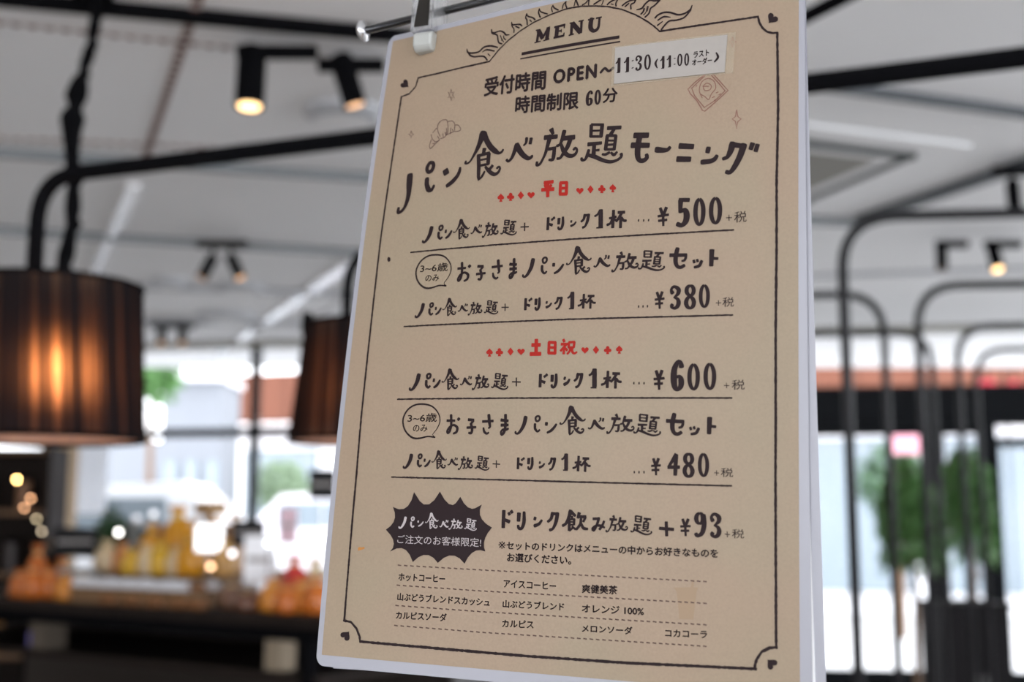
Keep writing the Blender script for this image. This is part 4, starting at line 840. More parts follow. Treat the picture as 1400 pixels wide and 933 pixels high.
STROKES=[
 ("flame_arch","ink","c",[(50.2,283.04,0.48),(51.08,281.16,0.84),(54.36,280.25,0.84),(57.61,280.32,0.84),(60.13,281.97,0.96),(63.87,281.94,0.96),(67.98,280.41,0.72)]),
 ("flame_arch","ink","c",[(50.22,282.89,0.48),(52.23,279.71,0.84),(54.86,278.22,0.84),(58.42,277.76,0.84),(60.91,277.03,0.84),(62.7,275.02,0.72)]),
 ("flame_arch","ink","c",[(59.56,279.69,0.36),(61.89,280.42,0.72),(66.29,278.84,0.72)]),
 ("flame_arch","ink","c",[(62.93,278.07,0.48),(64.11,276.89,0.48)]),
 ("flame_arch","ink","c",[(63.57,290.24,0.48),(64.15,288.67,0.96),(65.89,288.31,0.84),(68.52,288.53,0.72),(70.72,287.46,0.84),(72.17,285.88,0.84),(74.02,285.51,0.48)]),
 ("flame_arch","ink","c",[(63.69,290.12,0.78),(64.3,288.31,0.78),(67.1,286.77,0.78),(67.85,284.47,0.78),(68.55,282.67,0.78),(70.21,281.73,0.78)]),
 ("flame_arch","ink","c",[(69.0,286.24,0.48),(69.84,284.55,0.48),(71.18,282.48,0.48)]),
 ("flame_arch","ink","c",[(70.9,285.52,0.6),(71.28,284.26,0.6),(72.24,283.36,0.6)]),
 ("flame_arch","ink","c",[(69.84,284.55,0.36),(69.95,283.34,0.36)]),
 ("flame_arch","ink","c",[(74.77,291.61,0.48),(75.41,290.29,0.84),(77.76,289.95,0.72),(79.59,289.58,0.84),(80.69,288.61,0.6)]),
 ("flame_arch","ink","c",[(74.78,291.51,0.6),(75.21,289.62,0.6),(76.39,287.97,0.6),(76.53,286.29,0.6)]),
 ("flame_arch","ink","c",[(77.32,289.05,0.72),(79.21,287.96,0.72)]),
 ("flame_arch","ink","c",[(82.76,294.3,0.48),(83.65,292.85,0.72),(86.27,291.61,0.72),(87.47,290.43,0.84)]),
 ("flame_arch","ink","c",[(82.77,294.2,0.72),(82.41,292.39,0.72),(83.18,291.06,0.72),(83.57,288.78,0.72)]),
 ("flame_arch","ink","c",[(84.83,290.73,0.6),(85.66,289.86,0.6)]),
 ("flame_arch","ink","c",[(89.51,295.25,0.48),(90.36,293.81,0.6),(92.19,292.75,0.72),(93.98,291.92,0.6)]),
 ("flame_arch","ink","c",[(89.51,295.25,0.72),(89.23,293.58,0.72),(90.32,291.03,0.72)]),
 ("flame_arch","ink","c",[(96.67,295.65,0.48),(97.41,294.25,0.72),(99.56,292.76,0.72)]),
 ("flame_arch","ink","c",[(96.68,295.55,0.6),(96.03,294.29,0.6),(96.65,292.41,0.6)]),
 ("flame_arch","ink","c",[(103.47,296.12,0.48),(103.32,294.68,0.72),(104.01,292.94,0.72)]),
 ("flame_arch","ink","c",[(103.33,295.96,0.6),(102.09,294.92,0.6),(101.72,293.16,0.6)]),
 ("flame_arch","ink","c",[(108.33,296.43,0.72),(109.05,294.69,0.72),(109.77,293.05,0.72)]),
 ("flame_arch","ink","c",[(108.33,296.34,0.48),(107.9,294.01,0.48),(107.71,293.13,0.48)]),
 ("flame_arch","ink","c",[(115.32,295.29,0.6),(115.05,293.3,0.6),(115.1,292.3,0.6)]),
 ("flame_arch","ink","c",[(115.32,295.29,0.66),(114.3,294.13,0.66),(113.17,293.21,0.66),(112.01,292.89,0.66)]),
 ("flame_arch","ink","c",[(122.68,294.32,0.48),(122.1,291.97,0.48),(121.59,291.08,0.48)]),
 ("flame_arch","ink","c",[(122.55,294.21,0.78),(120.87,293.46,0.78),(119.29,292.72,0.78),(117.83,292.1,0.78)]),
 ("flame_arch","ink","c",[(129.84,292.98,0.72),(128.59,290.54,0.72),(128.74,289.19,0.72)]),
 ("flame_arch","ink","c",[(129.76,292.86,0.78),(127.15,292.14,0.78),(125.35,291.36,0.78),(124.47,290.63,0.78)]),
 ("flame_arch","ink","c",[(126.31,290.52,0.48),(127.24,290.12,0.48)]),
 ("flame_arch","ink","c",[(138.04,290.59,0.72),(137.43,289.17,0.72),(135.89,288.56,0.72),(135.97,286.57,0.72)]),
 ("flame_arch","ink","c",[(138.04,290.64,0.78),(135.36,290.5,0.78),(133.15,289.71,0.78),(131.83,288.85,0.78)]),
 ("flame_arch","ink","c",[(133.21,288.16,0.72),(134.74,289.21,0.72)]),
 ("flame_arch","ink","c",[(149.35,288.15,0.72),(146.95,288.35,0.84),(144.74,288.96,0.84),(142.59,287.6,0.84),(141.1,285.89,0.84),(138.77,285.64,0.48)]),
 ("flame_arch","ink","c",[(149.14,287.97,0.78),(147.02,286.17,0.78),(145.31,285.17,0.78),(144.51,282.92,0.78),(142.89,281.59,0.78)]),
 ("flame_arch","ink","c",[(143.73,286.31,0.48),(143.16,283.8,0.48),(142.1,282.68,0.48)]),
 ("flame_arch","ink","c",[(142.22,285.48,0.78),(141.82,284.24,0.78),(140.89,283.32,0.78)]),
 ("flame_arch","ink","c",[(144.17,286.23,0.36),(143.81,284.12,0.36)]),
 ("flame_arch","ink","c",[(164.21,283.27,0.48),(163.41,281.49,0.84),(160.9,280.2,0.84),(157.93,280.13,0.84),(154.47,281.68,0.84),(151.44,282.19,0.84),(148.86,281.54,0.84),(147.59,280.46,0.84)]),
 ("flame_arch","ink","c",[(163.62,281.24,0.78),(160.94,278.5,0.78),(157.57,277.76,0.78),(154.15,277.89,0.78),(152.05,276.3,0.78),(150.59,274.6,0.78)]),
 ("flame_arch","ink","c",[(154.53,279.53,0.36),(151.5,280.24,0.84),(148.94,279.16,0.72)]),
 ("flame_arch","ink","c",[(150.92,278.11,0.48),(148.79,276.82,0.72)]),
 ("border_line","ink","r",[(64.12,274.05,0.65),(68.89,279.05,0.65),(73.74,282.83,0.65),(79.62,286.14,0.65),(86.48,289.0,0.65),(95.26,291.21,0.65),(102.5,292.32,0.65),(105.12,292.5,0.65),(111.33,292.3,0.65),(118.44,291.08,0.65),(124.98,289.56,0.65),(131.45,287.15,0.65),(138.32,283.32,0.65),(143.3,279.87,0.65),(147.34,276.41,0.65),(149.8,273.87,0.65)]),
 ("border_line","ink","r",[(21.47,274.05,0.79),(34.42,273.82,0.79),(64.11,274.05,0.79)]),
 ("border_line","ink","r",[(149.77,273.87,0.88),(193.01,273.74,0.88)]),
 ("border_line","ink","r",[(193.01,273.77,0.93),(193.62,271.17,0.93),(195.04,268.48,0.93),(196.99,266.59,0.93),(199.2,265.67,0.93),(201.21,265.57,0.93)]),
 ("border_line","ink","r",[(201.21,265.57,1.07),(201.76,232.84,1.07),(201.28,203.55,1.07),(201.31,172.27,1.07),(201.03,142.96,1.07),(201.02,102.72,1.07),(200.91,84.59,1.07),(200.94,50.41,1.07),(200.98,17.8,1.07)]),
 ("border_line","ink","r",[(200.98,17.91,1.16),(198.33,17.51,1.16),(195.41,15.86,1.16),(193.37,12.82,1.16),(192.61,10.23,1.16),(192.55,9.02,1.16)]),
 ("border_line","ink","r",[(192.84,9.04,1.16),(141.59,7.31,1.16),(97.51,6.8,1.16),(19.28,7.2,1.16)]),
 ("border_line","ink","r",[(19.29,7.07,1.07),(18.68,9.55,1.07),(16.82,12.77,1.07),(13.81,15.27,1.07),(10.22,15.69,1.07)]),
 ("border_line","ink","r",[(10.35,15.96,0.93),(10.39,80.4,0.93),(10.07,107.29,0.93),(10.23,148.71,0.93),(10.29,195.28,0.93),(11.46,239.95,0.93),(11.95,266.0,0.93)]),
 ("border_line","ink","r",[(11.9,266.01,0.79),(16.96,266.5,0.79),(20.69,269.7,0.79),(21.47,274.05,0.79)]),
 ("rule_line","ink","r",[(29.18,184.36,0.7),(111.45,184.44,0.7),(183.59,183.96,0.7)]),
 ("rule_line","ink","r",[(29.37,148.9,0.7),(112.85,149.15,0.7),(183.4,148.8,0.7)]),
 ("rule_line","ink","r",[(29.21,115.16,0.7),(114.01,115.27,0.7),(183.25,115.08,0.7)]),
 ("rule_line","ink","r",[(29.33,79.88,0.7),(121.55,79.84,0.7),(183.28,79.92,0.7)]),
 ("menu_heading","ink","l",[(81.92,274.53,1.49),(106.95,274.46,1.49),(130.73,274.31,1.49)]),
 ("menu_heading","ink","l",[(81.25,272.2,0.65),(107.08,272.13,0.65),(131.31,272.11,0.65)]),
 ("menu_heading","ink","l",[(89.48,278.92,1.31),(89.92,284.38,1.43)]),
 ("menu_heading","ink","l",[(89.92,284.47,2.27),(92.34,280.33,2.03)]),
 ("menu_heading","ink","l",[(92.33,280.47,1.19),(94.83,284.74,1.31)]),
 ("menu_heading","ink","l",[(94.98,284.72,2.03),(94.62,279.37,2.03)]),
 ("menu_heading","ink","l",[(88.25,278.83,0.6),(91.3,279.05,0.6)]),
 ("menu_heading","ink","l",[(92.93,278.99,0.6),(95.84,279.38,0.72)]),
 ("menu_heading","ink","l",[(88.54,284.87,0.72),(90.78,284.86,0.72)]),
 ("menu_heading","ink","l",[(94.23,284.95,0.72),(95.83,285.11,0.72)]),
 ("menu_heading","ink","l",[(99.72,284.47,2.03),(99.46,279.54,2.03)]),
 ("menu_heading","ink","l",[(98.26,284.56,1.07),(103.61,284.8,1.19)]),
 ("menu_heading","ink","l",[(103.36,284.89,0.72),(103.32,283.26,0.6)]),
 ("menu_heading","ink","l",[(99.53,282.27,0.72),(101.94,282.28,0.78)]),
 ("menu_heading","ink","l",[(101.9,282.97,0.48),(101.89,281.47,0.48)]),
 ("menu_heading","ink","l",[(98.21,279.5,1.07),(103.21,279.6,1.07)]),
 ("menu_heading","ink","l",[(103.36,280.98,0.6),(103.22,279.42,0.72)]),
 ("menu_heading","ink","l",[(107.11,284.84,1.43),(107.09,279.64,1.43)]),
 ("menu_heading","ink","l",[(107.4,284.78,2.27),(111.66,279.74,2.27)]),
 ("menu_heading","ink","l",[(111.98,285.08,1.19),(111.96,279.46,1.19)]),
 ("menu_heading","ink","l",[(106.05,285.03,0.72),(108.43,285.05,0.72)]),
 ("menu_heading","ink","l",[(105.92,279.26,0.66),(108.38,279.5,0.66)]),
 ("menu_heading","ink","l",[(110.56,285.16,0.66),(112.91,285.22,0.66)]),
 ("menu_heading","ink","c",[(116.81,284.79,2.15),(116.62,281.33,2.27),(117.88,279.42,1.79),(119.5,279.41,1.55),(120.58,280.87,1.31),(120.85,284.6,1.07)]),
 ("menu_heading","ink","l",[(115.26,284.98,0.78),(118.19,285.08,0.78)]),
 ("menu_heading","ink","l",[(119.21,285.07,0.78),(121.89,285.13,0.78)]),
 ("croissant_drawing","line","c",[(34.94,243.14,0.4),(36.95,244.89,0.4),(38.13,242.8,0.4),(39.5,240.53,0.4)]),
 ("croissant_drawing","line","c",[(37.52,244.8,0.4),(37.45,246.88,0.4),(39.29,248.49,0.4),(42.24,248.39,0.4),(43.22,246.27,0.4),(43.73,243.35,0.4),(43.66,240.85,0.4)]),
 ("croissant_drawing","line","c",[(43.27,247.37,0.4),(45.64,247.3,0.4),(47.27,245.63,0.4),(47.66,242.12,0.4)]),
 ("croissant_drawing","line","c",[(47.89,244.91,0.4),(49.55,244.5,0.4),(51.13,242.38,0.4),(50.22,241.58,0.4),(47.71,241.65,0.4)]),
 ("croissant_drawing","line","c",[(33.94,242.19,0.4),(34.96,239.96,0.4),(36.44,238.47,0.4),(37.59,238.14,0.4),(39.15,238.85,0.4),(38.01,240.76,0.4)]),
 ("croissant_drawing","line","c",[(34.45,239.56,0.4),(33.66,236.99,0.4),(34.03,235.51,0.4),(34.81,235.23,0.4),(37.31,237.39,0.4),(39.19,238.53,0.4)]),
 ("croissant_drawing","line","c",[(40.01,239.35,0.4),(41.81,239.55,0.4),(43.49,240.71,0.4),(47.0,241.6,0.4)]),
 ("croissant_drawing","line","c",[(41.03,241.56,0.4),(41.4,239.93,0.4)]),
 ("croissant_drawing","line","c",[(42.25,242.0,0.4),(42.81,240.35,0.4)]),
 ("croissant_drawing","line","c",[(42.74,244.14,0.4),(43.14,240.61,0.4)]),
 ("croissant_drawing","line","c",[(45.32,243.73,0.4),(45.28,240.92,0.4)]),
 ("croissant_drawing","line","c",[(46.31,242.96,0.4),(46.98,241.76,0.4)]),
 ("croissant_drawing","line","c",[(35.47,237.35,0.4),(36.56,237.5,0.4)]),
 ("toast_drawing","line2","l",[(171.11,251.96,0.48),(166.07,248.64,0.48),(163.22,246.1,0.48),(164.34,243.89,0.48),(167.21,240.67,0.48),(169.75,236.03,0.48),(170.82,235.58,0.48),(175.24,238.91,0.48),(180.67,243.4,0.48),(177.55,247.21,0.48),(174.23,251.31,0.48)]),
 ("toast_drawing","line2","l",[(170.63,251.2,0.48),(164.87,246.31,0.48),(166.18,242.85,0.48),(170.55,237.24,0.48),(175.23,239.73,0.48),(179.38,243.39,0.48),(176.74,246.9,0.48),(173.26,251.03,0.48)]),
 ("toast_drawing","line2","c",[(169.49,241.63,0.38),(168.2,245.08,0.38),(169.37,248.64,0.38),(172.22,249.68,0.38),(174.69,247.97,0.38),(175.31,245.03,0.38),(173.56,242.78,0.38),(172.37,240.47,0.38),(170.72,241.89,0.38),(168.64,243.37,0.38)]),
 ("toast_drawing","line2","c",[(172.28,246.22,0.38),(170.06,246.33,0.38),(170.67,244.61,0.38),(172.87,244.67,0.38),(173.33,246.5,0.38),(171.43,247.72,0.38),(169.81,246.52,0.38)]),
 ("toast_drawing","line2","c",[(173.99,241.1,0.38),(174.8,241.41,0.38)]),
 ("toast_drawing","line2","c",[(175.59,242.95,0.38),(176.39,243.26,0.38)]),
 ("toast_drawing","line2","c",[(176.82,241.99,0.38),(177.46,242.32,0.38)]),
 ("toast_drawing","line2","c",[(174.82,239.77,0.38),(175.47,240.11,0.38)]),
 ("toast_drawing","line2","c",[(166.76,246.9,0.38),(167.08,247.28,0.38)]),
 ("sparkle_drawing","line","l",[(43.16,263.91,0.33),(43.82,261.78,0.33),(45.25,262.03,0.33),(44.36,260.7,0.33),(45.6,258.99,0.33),(44.06,259.77,0.33),(43.89,257.8,0.33),(43.23,259.92,0.33),(41.8,259.66,0.33),(42.69,261.0,0.33),(41.43,262.72,0.33),(42.99,261.93,0.33),(43.16,263.91,0.33)]),
 ("sparkle_drawing","line","l",[(21.33,246.28,0.33),(21.98,244.79,0.33),(23.24,244.07,0.33),(22.13,243.75,0.33),(21.89,242.41,0.33),(21.25,243.89,0.33),(19.98,244.62,0.33),(21.1,244.94,0.33),(21.33,246.28,0.33)]),
 ("sparkle_drawing","line2","l",[(182.24,266.56,0.37),(182.69,264.86,0.37),(183.84,264.09,0.37),(182.7,263.66,0.37),(182.3,262.08,0.37),(181.86,263.78,0.37),(180.69,264.54,0.37),(181.84,264.98,0.37),(182.24,266.56,0.37)]),
 ("sparkle_drawing","line2","l",[(184.45,234.6,0.42),(184.98,231.68,0.42),(186.35,230.48,0.42),(185.01,229.58,0.42),(184.54,226.77,0.42),(184.01,229.69,0.42),(182.63,230.88,0.42),(183.98,231.79,0.42),(184.45,234.6,0.42)]),
 ("opening_hours","ink","c",[(122.75,259.16,1.19),(124.57,260.72,1.19),(126.51,259.13,1.19),(128.48,260.29,1.19)]),
 ("label_lettering","ink","c",[(149.32,261.07,0.48),(148.51,259.36,1.07),(149.3,257.22,0.48)]),
 ("label_lettering","ink","l",[(137.86,262.16,0.96),(137.91,262.03,0.96)]),
 ("label_lettering","ink","l",[(137.93,258.84,0.96),(137.98,258.71,0.96)]),
 ("label_lettering","ink","l",[(157.13,260.39,0.9),(157.13,260.31,0.9)]),
 ("label_lettering","ink","l",[(157.19,257.77,0.9),(157.2,257.69,0.9)]),
 ("label_lettering","ink","c",[(175.53,260.21,0.6),(176.3,258.24,1.07),(174.9,256.5,0.72)]),
 ("price_line","ink","l",[(142.46,190.64,1.07),(142.66,190.62,1.07)]),
 ("price_line","ink","l",[(144.76,190.48,1.07),(144.95,190.47,1.07)]),
 ("price_line","ink","l",[(146.97,190.46,1.07),(147.16,190.44,1.07)]),
 ("price_line","ink","l",[(143.38,153.62,1.07),(143.57,153.61,1.07)]),
 ("price_line","ink","l",[(145.31,153.59,1.07),(145.5,153.58,1.07)]),
 ("price_line","ink","l",[(147.26,153.61,1.07),(147.45,153.61,1.07)]),
 ("price_line","ink","l",[(141.97,121.32,1.07),(142.16,121.32,1.07)]),
 ("price_line","ink","l",[(144.23,121.3,1.07),(144.42,121.3,1.07)]),
 ("price_line","ink","l",[(146.38,121.29,1.07),(146.57,121.29,1.07)]),
 ("price_line","ink","l",[(142.81,84.46,1.07),(143.0,84.47,1.07)]),
 ("price_line","ink","l",[(144.84,84.51,1.07),(145.03,84.51,1.07)]),
 ("price_line","ink","l",[(146.97,84.55,1.07),(147.15,84.56,1.07)]),
 ("dashed_rule","dash","l",[(35.6,41.34,0.56),(37.23,41.19,0.51)]),
 ("dashed_rule","dash","l",[(38.71,41.34,0.56),(40.33,41.19,0.51)]),
 ("dashed_rule","dash","l",[(41.8,41.34,0.56),(43.42,41.18,0.51)]),
 ("dashed_rule","dash","l",[(44.88,41.34,0.56),(46.48,41.18,0.51)]),
 ("dashed_rule","dash","l",[(47.94,41.34,0.56),(49.53,41.18,0.51)]),
 ("dashed_rule","dash","l",[(50.98,41.34,0.56),(52.56,41.18,0.51)]),
 ("dashed_rule","dash","l",[(54.0,41.34,0.56),(55.58,41.18,0.51)]),
 ("dashed_rule","dash","l",[(57.01,41.33,0.56),(58.58,41.18,0.51)]),
 ("dashed_rule","dash","l",[(60.0,41.33,0.56),(61.56,41.17,0.51)]),
 ("dashed_rule","dash","l",[(62.98,41.33,0.56),(64.52,41.17,0.51)]),
 ("dashed_rule","dash","l",[(65.94,41.32,0.56),(67.48,41.17,0.51)]),
 ("dashed_rule","dash","l",[(68.88,41.32,0.56),(70.41,41.17,0.51)]),
 ("dashed_rule","dash","l",[(71.81,41.32,0.56),(73.34,41.16,0.51)]),
 ("dashed_rule","dash","l",[(74.73,41.32,0.56),(76.24,41.16,0.51)]),
 ("dashed_rule","dash","l",[(77.63,41.32,0.56),(79.14,41.17,0.51)]),
 ("dashed_rule","dash","l",[(80.52,41.33,0.56),(82.02,41.18,0.51)]),
 ("dashed_rule","dash","l",[(83.39,41.34,0.56),(84.89,41.2,0.51)]),
 ("dashed_rule","dash","l",[(86.25,41.36,0.56),(87.74,41.21,0.51)]),
 ("dashed_rule","dash","l",[(89.1,41.37,0.56),(90.58,41.22,0.51)]),
 ("dashed_rule","dash","l",[(91.94,41.38,0.56),(93.41,41.24,0.51)]),
 ("dashed_rule","dash","l",[(94.76,41.39,0.56),(96.23,41.25,0.51)]),
 ("dashed_rule","dash","l",[(97.57,41.41,0.56),(99.03,41.26,0.51)]),
 ("dashed_rule","dash","l",[(100.37,41.42,0.56),(101.83,41.27,0.51)]),
 ("dashed_rule","dash","l",[(103.16,41.43,0.56),(104.61,41.28,0.51)]),
 ("dashed_rule","dash","l",[(105.93,41.44,0.56),(107.38,41.3,0.51)]),
 ("dashed_rule","dash","l",[(108.7,41.45,0.56),(110.14,41.31,0.51)]),
 ("dashed_rule","dash","l",[(111.45,41.46,0.56),(112.89,41.32,0.51)]),
 ("dashed_rule","dash","l",[(114.2,41.48,0.56),(115.62,41.33,0.51)]),
 ("dashed_rule","dash","l",[(116.93,41.49,0.56),(118.35,41.34,0.51)]),
 ("dashed_rule","dash","l",[(119.65,41.5,0.56),(121.07,41.35,0.51)]),
 ("dashed_rule","dash","l",[(122.36,41.51,0.56),(123.77,41.37,0.51)]),
 ("dashed_rule","dash","l",[(125.07,41.52,0.56),(126.47,41.38,0.51)]),
 ("dashed_rule","dash","l",[(127.76,41.53,0.56),(129.16,41.39,0.51)]),
 ("dashed_rule","dash","l",[(130.44,41.54,0.56),(131.83,41.4,0.51)]),
 ("dashed_rule","dash","l",[(133.11,41.55,0.56),(134.5,41.41,0.51)]),
 ("dashed_rule","dash","l",[(135.77,41.56,0.56),(137.15,41.42,0.51)]),
 ("dashed_rule","dash","l",[(138.42,41.58,0.56),(139.8,41.43,0.51)]),
 ("dashed_rule","dash","l",[(141.07,41.59,0.56),(142.44,41.45,0.51)]),
 ("dashed_rule","dash","l",[(143.7,41.6,0.56),(145.07,41.46,0.51)]),
 ("dashed_rule","dash","l",[(146.32,41.61,0.56),(147.69,41.47,0.51)]),
 ("dashed_rule","dash","l",[(148.94,41.62,0.56),(150.3,41.48,0.51)]),
 ("dashed_rule","dash","l",[(151.54,41.63,0.56),(152.9,41.49,0.51)]),
 ("dashed_rule","dash","l",[(154.14,41.64,0.56),(155.49,41.5,0.51)]),
 ("dashed_rule","dash","l",[(156.73,41.65,0.56),(158.07,41.51,0.51)]),
 ("dashed_rule","dash","l",[(159.31,41.66,0.56),(160.64,41.53,0.51)]),
 ("dashed_rule","dash","l",[(161.88,41.68,0.56),(163.21,41.54,0.51)]),
 ("dashed_rule","dash","l",[(164.44,41.69,0.56),(165.77,41.55,0.51)]),
 ("dashed_rule","dash","l",[(166.99,41.7,0.56),(168.31,41.56,0.51)]),
 ("dashed_rule","dash","l",[(169.53,41.71,0.56),(170.85,41.57,0.51)]),
 ("dashed_rule","dash","l",[(172.07,41.72,0.56),(173.38,41.58,0.51)]),
 ("dashed_rule","dash","l",[(35.67,32.66,0.56),(37.3,32.5,0.51)]),
 ("dashed_rule","dash","l",[(38.78,32.65,0.56),(40.39,32.49,0.51)]),
 ("dashed_rule","dash","l",[(41.86,32.64,0.56),(43.47,32.48,0.51)]),
 ("dashed_rule","dash","l",[(44.93,32.63,0.56),(46.53,32.47,0.51)]),
 ("dashed_rule","dash","l",[(47.98,32.62,0.56),(49.57,32.46,0.51)]),
 ("dashed_rule","dash","l",[(51.02,32.61,0.56),(52.6,32.44,0.51)]),
 ("dashed_rule","dash","l",[(54.04,32.59,0.56),(55.61,32.43,0.51)]),
 ("dashed_rule","dash","l",[(57.04,32.58,0.56),(58.6,32.42,0.51)]),
 ("dashed_rule","dash","l",[(60.02,32.57,0.56),(61.58,32.41,0.51)]),
 ("dashed_rule","dash","l",[(62.99,32.56,0.56),(64.54,32.4,0.51)]),
 ("dashed_rule","dash","l",[(65.95,32.54,0.56),(67.49,32.38,0.51)]),
 ("dashed_rule","dash","l",[(68.89,32.53,0.56),(70.42,32.37,0.51)]),
 ("dashed_rule","dash","l",[(71.82,32.52,0.56),(73.34,32.36,0.51)]),
 ("dashed_rule","dash","l",[(74.73,32.5,0.56),(76.24,32.34,0.51)]),
 ("dashed_rule","dash","l",[(77.63,32.5,0.56),(79.13,32.36,0.51)]),
 ("dashed_rule","dash","l",[(80.51,32.52,0.56),(82.01,32.38,0.51)]),
 ("dashed_rule","dash","l",[(83.38,32.54,0.56),(84.88,32.4,0.51)]),
 ("dashed_rule","dash","l",[(86.24,32.56,0.56),(87.73,32.42,0.51)]),
 ("dashed_rule","dash","l",[(89.09,32.58,0.56),(90.57,32.44,0.51)]),
 ("dashed_rule","dash","l",[(91.92,32.6,0.56),(93.39,32.46,0.51)]),
 ("dashed_rule","dash","l",[(94.74,32.62,0.56),(96.21,32.48,0.51)]),
 ("dashed_rule","dash","l",[(97.55,32.64,0.56),(99.01,32.5,0.51)]),
 ("dashed_rule","dash","l",[(100.35,32.66,0.56),(101.8,32.52,0.51)]),
 ("dashed_rule","dash","l",[(103.14,32.68,0.56),(104.59,32.54,0.51)]),
 ("dashed_rule","dash","l",[(105.91,32.7,0.56),(107.36,32.56,0.51)]),
 ("dashed_rule","dash","l",[(108.68,32.71,0.56),(110.11,32.57,0.51)]),
 ("dashed_rule","dash","l",[(111.43,32.73,0.56),(112.86,32.59,0.51)]),
 ("dashed_rule","dash","l",[(114.17,32.75,0.56),(115.6,32.61,0.51)]),
 ("dashed_rule","dash","l",[(116.91,32.77,0.56),(118.33,32.63,0.51)]),
 ("dashed_rule","dash","l",[(119.63,32.79,0.56),(121.04,32.65,0.51)]),
 ("dashed_rule","dash","l",[(122.34,32.81,0.56),(123.75,32.67,0.51)]),
 ("dashed_rule","dash","l",[(125.04,32.82,0.56),(126.45,32.69,0.51)]),
 ("dashed_rule","dash","l",[(127.74,32.84,0.56),(129.13,32.7,0.51)]),
 ("dashed_rule","dash","l",[(130.42,32.86,0.56),(131.81,32.72,0.51)]),
 ("dashed_rule","dash","l",[(133.09,32.88,0.56),(134.48,32.74,0.51)]),
 ("dashed_rule","dash","l",[(135.75,32.9,0.56),(137.14,32.76,0.51)]),
 ("dashed_rule","dash","l",[(138.41,32.91,0.56),(139.79,32.78,0.51)]),
 ("dashed_rule","dash","l",[(141.05,32.93,0.56),(142.43,32.8,0.51)]),
 ("dashed_rule","dash","l",[(143.69,32.95,0.56),(145.06,32.81,0.51)]),
 ("dashed_rule","dash","l",[(146.31,32.97,0.56),(147.68,32.83,0.51)]),
 ("dashed_rule","dash","l",[(148.93,32.99,0.56),(150.29,32.85,0.51)]),
 ("dashed_rule","dash","l",[(151.54,33.0,0.56),(152.89,32.87,0.51)]),
 ("dashed_rule","dash","l",[(154.14,33.02,0.56),(155.49,32.89,0.51)]),
 ("dashed_rule","dash","l",[(156.73,33.04,0.56),(158.07,32.91,0.51)]),
 ("dashed_rule","dash","l",[(159.31,33.06,0.56),(160.65,32.92,0.51)]),
 ("dashed_rule","dash","l",[(161.88,33.08,0.56),(163.22,32.94,0.51)]),
 ("dashed_rule","dash","l",[(164.44,33.1,0.56),(165.77,32.96,0.51)]),
 ("dashed_rule","dash","l",[(167.0,33.11,0.56),(168.33,32.98,0.51)]),
 ("dashed_rule","dash","l",[(169.55,33.13,0.56),(170.87,33.0,0.51)]),
 ("dashed_rule","dash","l",[(172.08,33.15,0.56),(173.4,33.02,0.51)]),
 ("dashed_rule","dash","l",[(35.63,23.92,0.56),(37.25,23.76,0.51)]),
 ("dashed_rule","dash","l",[(38.73,23.92,0.56),(40.34,23.76,0.51)]),
 ("dashed_rule","dash","l",[(41.81,23.91,0.56),(43.41,23.75,0.51)]),
 ("dashed_rule","dash","l",[(44.87,23.9,0.56),(46.47,23.74,0.51)]),
 ("dashed_rule","dash","l",[(47.92,23.9,0.56),(49.5,23.74,0.51)]),
 ("dashed_rule","dash","l",[(50.95,23.89,0.56),(52.53,23.73,0.51)]),
 ("dashed_rule","dash","l",[(53.96,23.88,0.56),(55.53,23.72,0.51)]),
 ("dashed_rule","dash","l",[(56.96,23.87,0.56),(58.52,23.71,0.51)]),
 ("dashed_rule","dash","l",[(59.94,23.86,0.56),(61.5,23.71,0.51)]),
 ("dashed_rule","dash","l",[(62.91,23.86,0.56),(64.46,23.7,0.51)]),
 ("dashed_rule","dash","l",[(65.86,23.85,0.56),(67.4,23.69,0.51)]),
 ("dashed_rule","dash","l",[(68.8,23.84,0.56),(70.33,23.68,0.51)]),
 ("dashed_rule","dash","l",[(71.73,23.83,0.56),(73.25,23.67,0.51)]),
 ("dashed_rule","dash","l",[(74.64,23.82,0.56),(76.15,23.66,0.51)]),
 ("dashed_rule","dash","l",[(77.54,23.81,0.56),(79.04,23.68,0.51)]),
 ("dashed_rule","dash","l",[(80.42,23.84,0.56),(81.92,23.7,0.51)]),
 ("dashed_rule","dash","l",[(83.29,23.87,0.56),(84.78,23.73,0.51)]),
 ("dashed_rule","dash","l",[(86.15,23.9,0.56),(87.64,23.76,0.51)]),
 ("dashed_rule","dash","l",[(89.0,23.92,0.56),(90.48,23.79,0.51)]),
 ("dashed_rule","dash","l",[(91.83,23.95,0.56),(93.3,23.81,0.51)]),
 ("dashed_rule","dash","l",[(94.65,23.98,0.56),(96.12,23.84,0.51)]),
 ("dashed_rule","dash","l",[(97.46,24.0,0.56),(98.92,23.87,0.51)]),
 ("dashed_rule","dash","l",[(100.26,24.03,0.56),(101.72,23.89,0.51)]),
 ("dashed_rule","dash","l",[(103.05,24.06,0.56),(104.5,23.92,0.51)]),
 ("dashed_rule","dash","l",[(105.83,24.08,0.56),(107.27,23.95,0.51)]),
 ("dashed_rule","dash","l",[(108.59,24.11,0.56),(110.03,23.97,0.51)]),
 ("dashed_rule","dash","l",[(111.35,24.14,0.56),(112.78,24.0,0.51)]),
 ("dashed_rule","dash","l",[(114.1,24.16,0.56),(115.52,24.03,0.51)]),
 ("dashed_rule","dash","l",[(116.83,24.19,0.56),(118.25,24.05,0.51)]),
 ("dashed_rule","dash","l",[(119.56,24.21,0.56),(120.97,24.08,0.51)]),
 ("dashed_rule","dash","l",[(122.27,24.24,0.56),(123.68,24.1,0.51)]),
 ("dashed_rule","dash","l",[(124.98,24.26,0.56),(126.38,24.13,0.51)]),
